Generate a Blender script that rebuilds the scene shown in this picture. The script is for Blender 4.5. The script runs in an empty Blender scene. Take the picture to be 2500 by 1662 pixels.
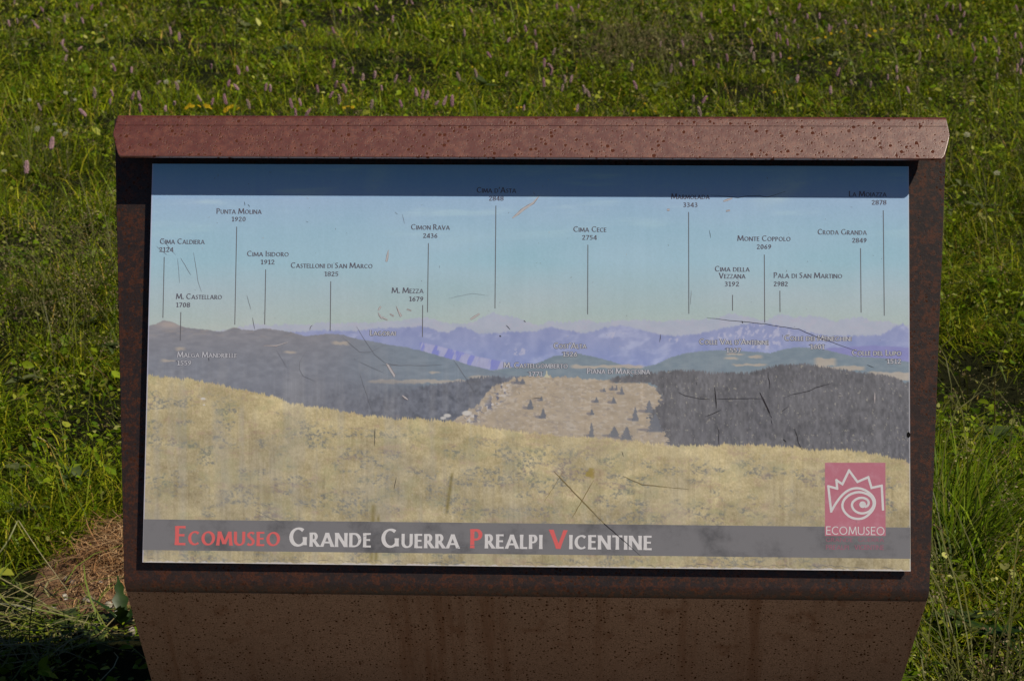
import bpy, math, random
import numpy as np
from mathutils import Matrix, Vector

SC = bpy.context.scene
COL = SC.collection
RAD = math.radians
random.seed(7)
RNG = np.random.default_rng(11)

# ------------------------------------------------------------------ camera
PITCH = 13.6
CAM_Z = 1.6
cam_data = bpy.data.cameras.new('camera')
cam = bpy.data.objects.new('camera', cam_data)
COL.objects.link(cam)
cam.location = (0, 0, CAM_Z)
cam.rotation_euler = (RAD(90 - PITCH), 0, 0)
cam_data.sensor_fit = 'HORIZONTAL'
cam_data.sensor_width = 23.5
cam_data.lens = 50
cam_data.clip_start = 0.05
cam_data.clip_end = 2000
cam_data.dof.use_dof = True
cam_data.dof.focus_distance = 3.40
cam_data.dof.aperture_fstop = 13
SC.camera = cam

# ------------------------------------------------------------------ light
SUN = Vector((0.535, -0.390, 0.738)).normalized()      # towards the sun: behind the viewer's right shoulder
SKY_STRENGTH = 0.05
SUN_STRENGTH = 5.0
EXPOSURE = -0.42
elev = math.asin(SUN.z)
world = bpy.data.worlds.new('World')
SC.world = world
world.use_nodes = True
wn = world.node_tree
bg = wn.nodes['Background']
sky = wn.nodes.new('ShaderNodeTexSky')
sky.sky_type = 'NISHITA'
sky.sun_disc = False
sky.sun_elevation = elev
sky.sun_rotation = math.atan2(SUN.x, SUN.y)
sky.altitude = 1700
sky.air_density = 0.7
sky.dust_density = 0.1
sky.ozone_density = 3.0
wn.links.new(sky.outputs[0], bg.inputs[0])
bg.inputs[1].default_value = SKY_STRENGTH
sl = bpy.data.lights.new('sun', 'SUN')
sl.energy = SUN_STRENGTH
sl.angle = RAD(0.53)
sl.color = (1.0, 0.905, 0.73)
sun = bpy.data.objects.new('sun', sl)
COL.objects.link(sun)
sun.rotation_euler = SUN.to_track_quat('Z', 'Y').to_euler()
SC.view_settings.view_transform = 'Standard'
SC.view_settings.look = 'None'
SC.view_settings.exposure = EXPOSURE
SC.view_settings.gamma = 1

# ------------------------------------------------------------------ survey: photo measurements -> metres
FPX = 50 / 23.5 * 2500
sp, cp = math.sin(RAD(PITCH)), math.cos(RAD(PITCH))
CAM = Matrix(((1, 0, 0), (0, sp, -cp), (0, cp, sp)))          # columns: right, up, back

def ray(px, py):
    d = CAM @ Vector(((px - 1250) / FPX, -(py - 831) / FPX, -1))
    return d

def on_level(px, py, z=0.0):
    d = ray(px, py)
    t = (z - CAM_Z) / d.z
    return Vector((0, 0, CAM_Z)) + d * t

# pose of the display board (centre of its front face), solved from its four corners
BR = CAM @ Matrix(((0.99897725, 0.01076111, -0.04391649),
                   (-0.00702846, 0.99641732, 0.08428006),
                   (0.0446661, -0.0838852, 0.99547386)))
BT = CAM @ Vector((0.02134937, -0.03750137, -3.42726951)) + Vector((0, 0, CAM_Z))
BM = Matrix.Translation(BT) @ BR.to_4x4()
BI = BM.inverted()
BW, BH = 1.2, 0.6327

def on_board(px, py, p0=(0, 0, 0), nrm=(0, 0, 1)):
    """photo point -> board coordinates (x, u, n) on the plane through p0 with normal nrm"""
    o = BI @ Vector((0, 0, CAM_Z))
    d = BI.to_3x3() @ ray(px, py)
    p0 = Vector(p0); nrm = Vector(nrm)
    t = (p0 - o).dot(nrm) / d.dot(nrm)
    return o + d * t

def b2(px, py):
    p = on_board(px, py)
    return (p.x, p.y)

PXM = 1 / (b2(1251, 831)[0] - b2(1250, 831)[0])     # photo pixels per metre on the board

# ------------------------------------------------------------------ object helpers
def tag(o, label=None, cat=None, group=None, kind=None):
    if label: o['label'] = label
    if cat: o['category'] = cat
    if group: o['group'] = group
    if kind: o['kind'] = kind
    return o

def link(name, me, mat=None, parent=None):
    o = bpy.data.objects.new(name, me)
    COL.objects.link(o)
    if mat is not None and me is not None:
        me.materials.clear()
        for m in (mat if isinstance(mat, (list, tuple)) else [mat]):
            me.materials.append(m)
    if parent is not None:
        o.parent = parent
    return o

def empty(name, loc):
    o = bpy.data.objects.new(name, None)
    o.empty_display_size = 0.05
    COL.objects.link(o)
    o.location = loc
    return o

def mesh_py(name, verts, faces, smooth=False):
    me = bpy.data.meshes.new(name)
    me.from_pydata([tuple(v) for v in verts], [], faces)
    me.update()
    if smooth:
        me.polygons.foreach_set('use_smooth', [True] * len(me.polygons))
    return me

def mesh_np(name, V, quads=None, tris=None, colors=None, smooth=False):
    me = bpy.data.meshes.new(name)
    V = np.asarray(V, np.float32).reshape(-1, 3)
    parts, starts, n = [], [], 0
    if quads is not None and len(quads):
        q = np.asarray(quads, np.int32).reshape(-1, 4)
        parts.append(q.ravel()); starts.append(np.arange(len(q)) * 4); n = len(q) * 4
    if tris is not None and len(tris):
        t = np.asarray(tris, np.int32).reshape(-1, 3)
        parts.append(t.ravel()); starts.append(n + np.arange(len(t)) * 3)
    loops = np.concatenate(parts).astype(np.int32)
    st = np.concatenate(starts).astype(np.int32)
    me.vertices.add(len(V)); me.vertices.foreach_set('co', V.ravel())
    me.loops.add(len(loops)); me.loops.foreach_set('vertex_index', loops)
    me.polygons.add(len(st)); me.polygons.foreach_set('loop_start', st)
    if smooth:
        me.polygons.foreach_set('use_smooth', np.ones(len(st), bool))
    if colors is not None:
        a = me.color_attributes.new('tint', 'FLOAT_COLOR', 'POINT')
        c = np.ones((len(V), 4), np.float32); c[:, :3] = colors
        a.data.foreach_set('color', c.ravel())
    me.update(calc_edges=True)
    me.validate()
    return me

# ------------------------------------------------------------------ noise on arrays
def vnoise(x, y, seed):
    r = np.random.default_rng(seed)
    T = r.random((256, 256)).astype(np.float32)
    xi = np.floor(x).astype(np.int64); yi = np.floor(y).astype(np.int64)
    fx = x - xi; fy = y - yi
    fx = fx * fx * (3 - 2 * fx); fy = fy * fy * (3 - 2 * fy)
    a = T[xi & 255, yi & 255]; b = T[(xi + 1) & 255, yi & 255]
    c = T[xi & 255, (yi + 1) & 255]; d = T[(xi + 1) & 255, (yi + 1) & 255]
    return (a * (1 - fx) + b * fx) * (1 - fy) + (c * (1 - fx) + d * fx) * fy

def fbm(x, y, seed, octv=4, gain=0.5):
    s = 0; a = 1; t = 0
    for k in range(octv):
        s = s + a * vnoise(x * 2 ** k + 17.3 * k, y * 2 ** k + 9.1 * k, seed + k)
        t += a; a *= gain
    return s / t                                             # 0..1

def sstep(a, b, x):
    t = np.clip((x - a) / (b - a), 0, 1)
    return t * t * (3 - 2 * t)

def lin(c):
    c = np.asarray(c, np.float64) / 255.0
    return np.where(c <= 0.04045, c / 12.92, ((c + 0.055) / 1.055) ** 2.4)

# ------------------------------------------------------------------ materials
class NT:
    def __init__(self, name):
        self.m = bpy.data.materials.new(name)
        self.m.use_nodes = True
        self.t = self.m.node_tree
        self.p = self.t.nodes['Principled BSDF']
        self.out = self.t.nodes['Material Output']
    def n(self, typ, **kw):
        nd = self.t.nodes.new(typ)
        for k, v in kw.items():
            if k.startswith('i_'):
                nd.inputs[k[2:].replace('_', ' ')].default_value = v
            else:
                setattr(nd, k, v)
        return nd
    def l(self, a, b):
        self.t.links.new(a, b)
    def set(self, **kw):
        for k, v in kw.items():
            self.p.inputs[k.replace('_', ' ')].default_value = v
    def noise(self, vec, scale, detail=4, rough=0.55):
        nd = self.n('ShaderNodeTexNoise'); self.l(vec, nd.inputs['Vector'])
        nd.inputs['Scale'].default_value = scale; nd.inputs['Detail'].default_value = detail
        nd.inputs['Roughness'].default_value = rough
        return nd.outputs['Fac']
    def ramp(self, fac, a, b, lo=0.0, hi=1.0):
        nd = self.n('ShaderNodeMapRange'); nd.interpolation_type = 'SMOOTHSTEP'
        self.l(fac, nd.inputs['Value'])
        nd.inputs['From Min'].default_value = a; nd.inputs['From Max'].default_value = b
        nd.inputs['To Min'].default_value = lo; nd.inputs['To Max'].default_value = hi
        return nd.outputs['Result']
    def math(self, op, a, b=None):
        nd = self.n('ShaderNodeMath'); nd.operation = op
        for k, v in ((0, a), (1, b)):
            if v is None: continue
            if isinstance(v, (int, float)): nd.inputs[k].default_value = v
            else: self.l(v, nd.inputs[k])
        return nd.outputs[0]
    def mix(self, fac, a, b, typ='MIX'):
        nd = self.n('ShaderNodeMix'); nd.data_type = 'RGBA'; nd.blend_type = typ
        if isinstance(fac, (int, float)): nd.inputs['Factor'].default_value = fac
        else: self.l(fac, nd.inputs['Factor'])
        for k, v in ((6, a), (7, b)):
            if isinstance(v, (tuple, list)): nd.inputs[k].default_value = (*v[:3], 1)
            else: self.l(v, nd.inputs[k])
        return nd.outputs[2]
    def obj(self):
        return self.n('ShaderNodeTexCoord').outputs['Object']

def corten(name, base, pale, rust, pit, rough=0.5, spec=0.5, metal=0.0, ior=1.5, pit_amt=1.0, pit_th=0.42, clus_t=0.41, pit_scale=90, streak=0.0, seed=0.0, blotch=(0.45, 0.65), mids=28.0):
    m = NT(name)
    co = m.obj()
    off = m.n('ShaderNodeVectorMath'); off.operation = 'ADD'; m.l(co, off.inputs[0]); off.inputs[1].default_value = (seed, seed * 1.7, 0)
    v = off.outputs[0]
    big = m.noise(v, 5.0, 5, 0.6)
    mid = m.noise(v, mids, 5, 0.6)
    fine = m.noise(v, 420.0, 3, 0.7)
    c = m.mix(m.ramp(big, 0.38, 0.64), base, pale)
    c = m.mix(m.ramp(mid, *blotch), c, rust)
    if streak:
        mp = m.n('ShaderNodeMapping'); m.l(v, mp.inputs[0]); mp.inputs['Scale'].default_value = (1, 0.05, 0.05)
        st = m.noise(mp.outputs[0], 26.0, 5, 0.65)
        c = m.mix(m.ramp(st, 0.50, 0.70, 0, streak), c, rust)
    c = m.mix(m.ramp(fine, 0.32, 0.68, 0.0, 0.75), c, (base[0] * 0.45, base[1] * 0.45, base[2] * 0.45))
    # pits: two sizes of rust spots, gathered in clusters
    pits = None
    for sc_, th, cl, ed in ((pit_scale, pit_th, 8.0, clus_t), (pit_scale * 2.1, pit_th, 13.0, clus_t - 0.06)):
        dn = m.n('ShaderNodeTexNoise'); m.l(v, dn.inputs['Vector']); dn.inputs['Scale'].default_value = sc_ * 2.2
        wob = m.n('ShaderNodeVectorMath'); wob.operation = 'SCALE'; m.l(dn.outputs['Color'], wob.inputs[0]); wob.inputs['Scale'].default_value = 0.35 / sc_
        ad = m.n('ShaderNodeVectorMath'); ad.operation = 'ADD'; m.l(v, ad.inputs[0]); m.l(wob.outputs[0], ad.inputs[1])
        vo = m.n('ShaderNodeTexVoronoi'); m.l(ad.outputs[0], vo.inputs['Vector']); vo.inputs['Scale'].default_value = sc_
        sep = m.n('ShaderNodeSeparateColor'); m.l(vo.outputs['Color'], sep.inputs[0])
        rad = m.math('MULTIPLY', sep.outputs[0], th)
        d = m.math('SUBTRACT', rad, vo.outputs['Distance'])
        spot = m.ramp(d, -0.02, 0.05)
        clus = m.ramp(m.noise(v, cl * 0.7, 5, 0.65), ed + 0.02, ed + 0.13)
        pick = m.math('MULTIPLY', spot, m.math('MULTIPLY', clus, m.ramp(sep.outputs[1], 0.25, 0.35)))
        pits = pick if pits is None else m.math('MAXIMUM', pits, pick)
    pf = m.math('MULTIPLY', pits, pit_amt)
    c = m.mix(pf, c, pit)
    m.l(c, m.p.inputs['Base Color'])
    r = m.ramp(mid, 0.3, 0.7, rough - 0.025, rough + 0.03)
    r = m.math('ADD', r, m.math('MULTIPLY', pf, 0.4))
    m.l(r, m.p.inputs['Roughness'])
    m.l(m.math('MULTIPLY', m.math('SUBTRACT', 1.0, m.math('MULTIPLY', pf, 0.85)), spec), m.p.inputs['Specular IOR Level'])
    m.p.inputs['IOR'].default_value = ior
    m.p.inputs['Metallic'].default_value = metal
    bp = m.n('ShaderNodeBump'); bp.inputs['Strength'].default_value = 0.5; bp.inputs['Distance'].default_value = 0.0007
    hgt = m.math('SUBTRACT', m.math('ADD', m.math('MULTIPLY', fine, 0.55), m.math('MULTIPLY', mid, 0.5)), m.math('MULTIPLY', pf, 0.25))
    m.l(hgt, bp.inputs['Height']); m.l(bp.outputs[0], m.p.inputs['Normal'])
    return m.m

def plain(name, col, rough=0.6, spec=0.4, noise=0.25, scale=60):
    m = NT(name)
    f = m.noise(m.obj(), scale, 4, 0.6)
    c = m.mix(m.ramp(f, 0.3, 0.7), tuple(col), tuple(x * (1 - noise) for x in col))
    m.l(c, m.p.inputs['Base Color'])
    m.set(Roughness=rough); m.p.inputs['Specular IOR Level'].default_value = spec
    return m.m

def foliage(name, attr=True, col=None, trans=0.35, rough=0.5, spec=0.35):
    m = NT(name)
    if attr:
        a = m.n('ShaderNodeVertexColor'); a.layer_name = 'tint'; c = a.outputs['Color']
    else:
        f = m.noise(m.obj(), 70, 3, 0.6)
        c = m.mix(m.ramp(f, 0.3, 0.7), tuple(col), tuple(x * 0.7 for x in col))
    m.l(c, m.p.inputs['Base Color'])
    m.set(Roughness=rough); m.p.inputs['Specular IOR Level'].default_value = spec
    tr = m.n('ShaderNodeBsdfTranslucent')
    tc = m.mix(1.0, c, (1.0, 1.0, 0.45), 'MULTIPLY')
    m.l(tc, tr.inputs['Color'])
    mx = m.n('ShaderNodeMixShader'); mx.inputs[0].default_value = trans
    m.l(m.p.outputs[0], mx.inputs[1]); m.l(tr.outputs[0], mx.inputs[2])
    m.l(mx.outputs[0], m.out.inputs['Surface'])
    return m.m

# ------------------------------------------------------------------ ground
def ground_h(x, y):
    x = np.asarray(x, np.float64); y = np.asarray(y, np.float64)
    h = 0.20 * (fbm(x * 0.7 + 40, y * 0.55 + 40, 3, 3) - 0.5) + 0.11 * (fbm(x * 2.3 + 9, y * 2.3 + 9, 5, 2) - 0.5)
    d = np.hypot(x, y - 3.7)
    return h * sstep(0.4, 3.0, d) + 0.0

def build_ground():
    xs = np.concatenate([-np.geomspace(600, 9, 22), np.linspace(-8, 8, 120), np.geomspace(9, 600, 22)])
    ys = np.concatenate([-np.geomspace(600, 3, 18), np.linspace(-2, 34, 240), np.geomspace(35, 1500, 26)])
    X, Y = np.meshgrid(xs, ys)
    Z = ground_h(X, Y) + np.where(Y > 34, (Y - 34) * 0.02, 0)
    V = np.stack([X, Y, Z], -1).reshape(-1, 3)
    nx, ny = len(xs), len(ys)
    i = np.arange(ny - 1)[:, None] * nx + np.arange(nx - 1)[None]
    q = np.stack([i, i + 1, i + nx + 1, i + nx], -1).reshape(-1, 4)
    m = NT('meadow_soil')
    co = m.obj()
    a = m.noise(co, 1.3, 6, 0.6); b = m.noise(co, 30, 6, 0.7)
    c = m.mix(m.ramp(b, 0.35, 0.65), (0.012, 0.015, 0.004), (0.022, 0.022, 0.008))
    c = m.mix(m.ramp(a, 0.45, 0.7), c, (0.015, 0.022, 0.005))
    m.l(c, m.p.inputs['Base Color']); m.set(Roughness=0.95); m.p.inputs['Specular IOR Level'].default_value = 0.1
    bp = m.n('ShaderNodeBump'); bp.inputs['Distance'].default_value = 0.03; m.l(b, bp.inputs['Height']); m.l(bp.outputs[0], m.p.inputs['Normal'])
    o = link('ground', mesh_np('ground', V, q, smooth=True), m.m)
    tag(o, kind='structure')

build_ground()

def build_bounce_strip():  # unseen gravel strip, added to bounce warm sunlight up onto the foot plate
    m = NT('bounce_gravel')
    co = m.obj()
    v = m.n('ShaderNodeTexVoronoi'); m.l(co, v.inputs['Vector']); v.inputs['Scale'].default_value = 70
    sep = m.n('ShaderNodeSeparateColor'); m.l(v.outputs['Color'], sep.inputs[0])
    c = m.mix(sep.outputs[0], (0.30, 0.255, 0.20), (0.47, 0.42, 0.35))
    c = m.mix(m.ramp(m.noise(co, 2.5, 5), 0.4, 0.7), c, (0.36, 0.29, 0.21))
    m.l(c, m.p.inputs['Base Color']); m.set(Roughness=0.95)
    bp = m.n('ShaderNodeBump'); bp.inputs['Distance'].default_value = 0.01; m.l(v.outputs['Distance'], bp.inputs['Height']); m.l(bp.outputs[0], m.p.inputs['Normal'])
    xs = np.linspace(-9, 9, 90); t = np.linspace(0, 1, 24)
    X, T = np.meshgrid(xs, t)
    edge = 3.22 + 0.12 * (fbm(xs * 1.5 + 50, xs * 0, 801, 3) - 0.5) * 2
    Y = 1.2 * (1 - T) + edge[None, :] * T
    V = np.stack([X, Y, ground_h(X, Y) + 0.03 - 0.026 * np.abs(T * 2 - 1) ** 6], -1)
    i = np.arange(23)[:, None] * 90 + np.arange(89)[None]
    tag(link('bounce_gravel_strip', mesh_np('bounce_gravel_strip', V, np.stack([i, i + 1, i + 91, i + 90], -1).reshape(-1, 4), smooth=True), m.m), kind='structure')
build_bounce_strip()

# ------------------------------------------------------------------ the sign: bent weathering-steel sheet with a display board
HOOD_M = corten('rusty_hood_steel', (0.150, 0.019, 0.006), (0.155, 0.026, 0.011), (0.215, 0.040, 0.010), (0.085, 0.016, 0.004),
                rough=0.39, spec=0.5, ior=2.5, clus_t=0.28, pit_amt=1.0, pit_scale=125, blotch=(0.46, 0.64), mids=75.0)
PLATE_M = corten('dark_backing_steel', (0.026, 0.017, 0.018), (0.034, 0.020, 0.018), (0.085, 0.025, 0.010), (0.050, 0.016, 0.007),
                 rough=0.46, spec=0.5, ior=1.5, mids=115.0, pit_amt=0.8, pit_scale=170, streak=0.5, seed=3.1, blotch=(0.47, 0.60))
STEM_M = corten('lightened_foot_steel', (0.310, 0.198, 0.142), (0.360, 0.232, 0.168), (0.215, 0.105, 0.060), (0.055, 0.022, 0.010),
                rough=0.6, spec=0.3, pit_amt=1.0, pit_th=0.38, clus_t=0.30, pit_scale=175, streak=0.9, seed=7.7, blotch=(0.55, 0.75))  # weathered steel, its colour lightened to make up for weak light on the foot

def rail(st):
    """sheet from stations (n, u, x_left, x_right) with the visible side to the left of travel; returns verts/faces of a solid sheet"""
    return st

def sheet(name, stations, thick, mat, parent, nx=24, bevel=0.0012):
    st = [np.array(s, float) for s in stations]
    k = len(st)
    nrm = []
    for i in range(k):
        a = st[max(i - 1, 0)][:2]; b = st[min(i + 1, k - 1)][:2]
        t = (b - a) / np.linalg.norm(b - a)
        nrm.append(np.array([-t[1], t[0]]))               # left of travel in (n,u)
    V = []; F = []
    def row(n_, u_, xl, xr):
        for j in range(nx + 1):
            V.append((xl + (xr - xl) * j / nx, u_, n_))
    for i in range(k):
        row(st[i][0], st[i][1], st[i][2], st[i][3])
    for i in range(k):
        p = st[i][:2] + nrm[i] * thick
        row(p[0], p[1], st[i][2], st[i][3])
    w = nx + 1; o = k * w
    for i in range(k - 1):
        for j in range(nx):
            a, b, c, d = i * w + j, i * w + j + 1, (i + 1) * w + j + 1, (i + 1) * w + j
            F.append((a, b, c, d)); F.append((o + d, o + c, o + b, o + a))
        F.append((i * w, (i + 1) * w, o + (i + 1) * w, o + i * w))
        F.append((i * w + nx, o + i * w + nx, o + (i + 1) * w + nx, (i + 1) * w + nx))
    for j in range(nx):
        F.append((j, o + j, o + j + 1, j + 1))
        a = (k - 1) * w + j
        F.append((a, a + 1, o + a + 1, o + a))
    me = mesh_py(name, V, F, smooth=True)
    ob = link(name, me, mat, parent)
    bv = ob.modifiers.new('bevel', 'BEVEL'); bv.width = bevel; bv.segments = 2; bv.limit_method = 'ANGLE'; bv.angle_limit = RAD(50)
    bv.harden_normals = False
    wn_ = ob.modifiers.new('normals', 'WEIGHTED_NORMAL'); wn_.keep_sharp = True
    return ob

sign = empty('information_sign', (BT.x, BT.y + 0.12, 0))
tag(sign, 'rusty bent steel lectern sign with a hood and a faded mountain panorama board', 'sign')
SI = Matrix.Translation(sign.location).inverted()
def place(o, parent=None):
    """board coordinates for a part (or a sub-part whose parent already sits there)"""
    if parent is None:
        o.parent = sign
        o.matrix_local = SI @ BM
    else:
        o.parent = parent
    return o

N0 = -0.013                                               # front of the backing plate
TH = 0.006
# --- backing plate, straight part: from under the hood to the start of the lower bend
u_top = on_board(1250, 292, (0, 0, N0)).y
u_b0 = on_board(1250, 1424, (0, 0, N0)).y
def plate_x(u):
    # edges measured in the photograph, on the plate's plane
    L = [on_board(x, y, (0, 0, N0)) for x, y in ((280, 300), (281.7, 388), (284, 487), (286.6, 680), (299, 1290), (303.5, 1400))]
    R = [on_board(x, y, (0, 0, N0)) for x, y in ((2311, 300), (2309, 390), (2300.6, 640), (2290, 900), (2277, 1240), (2269, 1412))]
    f = lambda P: np.polyval(np.polyfit([p.y for p in P], [p.x for p in P], 1), u)
    return f(L), f(R)
# lower bend and foot
BEND = RAD(51.4)
rad = 0.026
bend = []
for i in range(13):
    a = BEND * i / 12
    bend.append((N0 - rad * (1 - math.cos(a)), u_b0 - rad * math.sin(a)))
foot_dir = np.array([-math.sin(BEND), -math.cos(BEND)])
foot_n = (0, -foot_dir[0], foot_dir[1])                   # plane normal in (x,u,n)
fp = bend[-1]
def foot_pt(px, py):
    p = on_board(px, py, (0, fp[1], fp[0]), (0, math.sin(BEND), -math.cos(BEND)))
    s = (np.array([p.z, p.y]) - np.array(fp)) @ foot_dir
    return s, p.x
FL = [foot_pt(*q) for q in ((318, 1480), (334, 1534), (351.6, 1593), (366, 1650))]
FR = [foot_pt(*q) for q in ((2253, 1500), (2236, 1552), (2219, 1606), (2202.5, 1658))]
fl = np.polyfit([p[0] for p in FL], [p[1] for p in FL], 1)
fr = np.polyfit([p[0] for p in FR], [p[1] for p in FR], 1)
xl0, xr0 = plate_x(u_b0)
plate_st = []
for i in range(15):
    u = u_top + (u_b0 - u_top) * i / 14
    a, b = plate_x(u)
    plate_st.append((N0, u, a, b))
foot_st = []
for i, (n_, u_) in enumerate(bend):
    t = i / 12
    a0, b0 = plate_x(u_)
    a1, b1 = np.polyval(fl, 0.0), np.polyval(fr, 0.0)
    e = t * t
    foot_st.append((n_, u_, a0 * (1 - e) + a1 * e, b0 * (1 - e) + b1 * e))
bend_st, foot_st = foot_st, [foot_st[-1]]
plate_st += bend_st[1:]
for i in range(1, 19):
    s = 0.55 * i / 18
    p = np.array(fp) + foot_dir * s
    foot_st.append((p[0], p[1], np.polyval(fl, s), np.polyval(fr, s)))
plate = place(sheet('backing_plate', plate_st[::-1], TH, PLATE_M, None, bevel=0.001))
foot = place(sheet('foot_plate', foot_st[::-1], TH, STEM_M, None, bevel=0.001))

# --- hood: roof running forward from the plate, folded down into a sloping fascia
LIP_N = 0.054
fas = RAD(22)
fdir = np.array([-math.sin(fas), math.cos(fas)])          # up along the fascia in (n,u)
lip = on_board(1250, 384.5, (0, 0, LIP_N))
fpl = (0, math.sin(fas), math.cos(fas))
def fas_pt(px, py):
    p = on_board(px, py, (0, lip.y, LIP_N), fpl)
    return (np.array([p.z, p.y]) - np.array([LIP_N, lip.y])) @ fdir, p.x
LE = sorted(fas_pt(*q) for q in ((293, 381.5), (287.5, 376), (282, 356), (275.4, 325), (281, 303), (286, 288)))
RE = sorted(fas_pt(*q) for q in ((2299.5, 387.3), (2306, 380), (2312.5, 358), (2319, 331), (2314.5, 306), (2310, 290)))
s_top = fas_pt(1250, 291)[0]
hood_st = []
ss = [0, 0.0012, 0.003, 0.006, 0.012, 0.018, 0.024, 0.030, 0.034, 0.037, 0.040, 0.044, 0.050, s_top * 0.95, s_top]
ss = [x for x in ss if x <= s_top]
for s in ss:
    p = np.array([LIP_N, lip.y]) + fdir * s
    hood_st.append((p[0], p[1], np.interp(s, [q[0] for q in LE], [q[1] for q in LE]), np.interp(s, [q[0] for q in RE], [q[1] for q in RE])))
xl, xr = hood_st[-1][2], hood_st[-1][3]
c0 = np.array(hood_st[-1][:2]); r = 0.009
cen = c0 + np.array([-math.cos(fas), -math.sin(fas)]) * r
for i in range(1, 9):
    a = RAD(0 + 80 * i / 8) + fas
    p = cen + r * np.array([math.cos(a), math.sin(a)])
    hood_st.append((p[0], p[1], xl, xr))
tdir = np.array([-math.sin(a), math.cos(a)])
for i in range(1, 5):
    q = p + tdir * (p[0] - N0 + TH) / abs(tdir[0]) * i / 4
    hood_st.append((q[0], q[1], xl, xr))
hood = place(sheet('hood', hood_st, TH, HOOD_M, None, nx=40, bevel=0.0016))
# press-brake line a little below the fold
g0, g1 = fas_pt(288, 306), fas_pt(2312, 309)
def fas_xyz(s, x, lift):
    p = np.array([LIP_N, lip.y]) + fdir * s
    return (x, p[1] + math.sin(fas) * lift, p[0] + math.cos(fas) * lift)
gm = [fas_xyz(g0[0] - .0003, g0[1], .0003), fas_xyz(g1[0] - .0003, g1[1], .0003), fas_xyz(g1[0] + .0003, g1[1], .0003), fas_xyz(g0[0] + .0003, g0[1], .0003)]
place(link('fold_line', mesh_py('fold_line', gm, [(0, 1, 2, 3)]), plain('fold_line_dark', (0.050, 0.016, 0.012), 0.8, 0.2)), hood)

# --- the board itself
def rounded_slab(w, h, r, z0, z1, seg=5):
    pts = []
    for cx, cy, a0 in ((w / 2 - r, h / 2 - r, 0), (-w / 2 + r, h / 2 - r, 90), (-w / 2 + r, -h / 2 + r, 180), (w / 2 - r, -h / 2 + r, 270)):
        for i in range(seg + 1):
            a = RAD(a0 + 90 * i / seg)
            pts.append((cx + r * math.cos(a), cy + r * math.sin(a)))
    n = len(pts)
    V = [(x, y, z1) for x, y in pts] + [(x, y, z0) for x, y in pts]
    F = [tuple(range(n)), tuple(range(2 * n - 1, n - 1, -1))]
    F += [(i, i + n, (i + 1) % n + n, (i + 1) % n) for i in range(n)]
    return V, F

V, F = rounded_slab(BW, BH, 0.004, -0.0045, -0.0003)
board = place(link('display_board', mesh_py('display_board', V, F), plain('white_board_edge', (0.50, 0.49, 0.52), 0.5, 0.4)))
V, F = rounded_slab(BW - 0.012, BH - 0.012, 0.004, N0 - 0.0005, -0.0046)
place(link('spacer', mesh_py('spacer', V, F), plain('black_spacer', (0.012, 0.012, 0.014), 0.7, 0.2)), board)

exec_print = True
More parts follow.
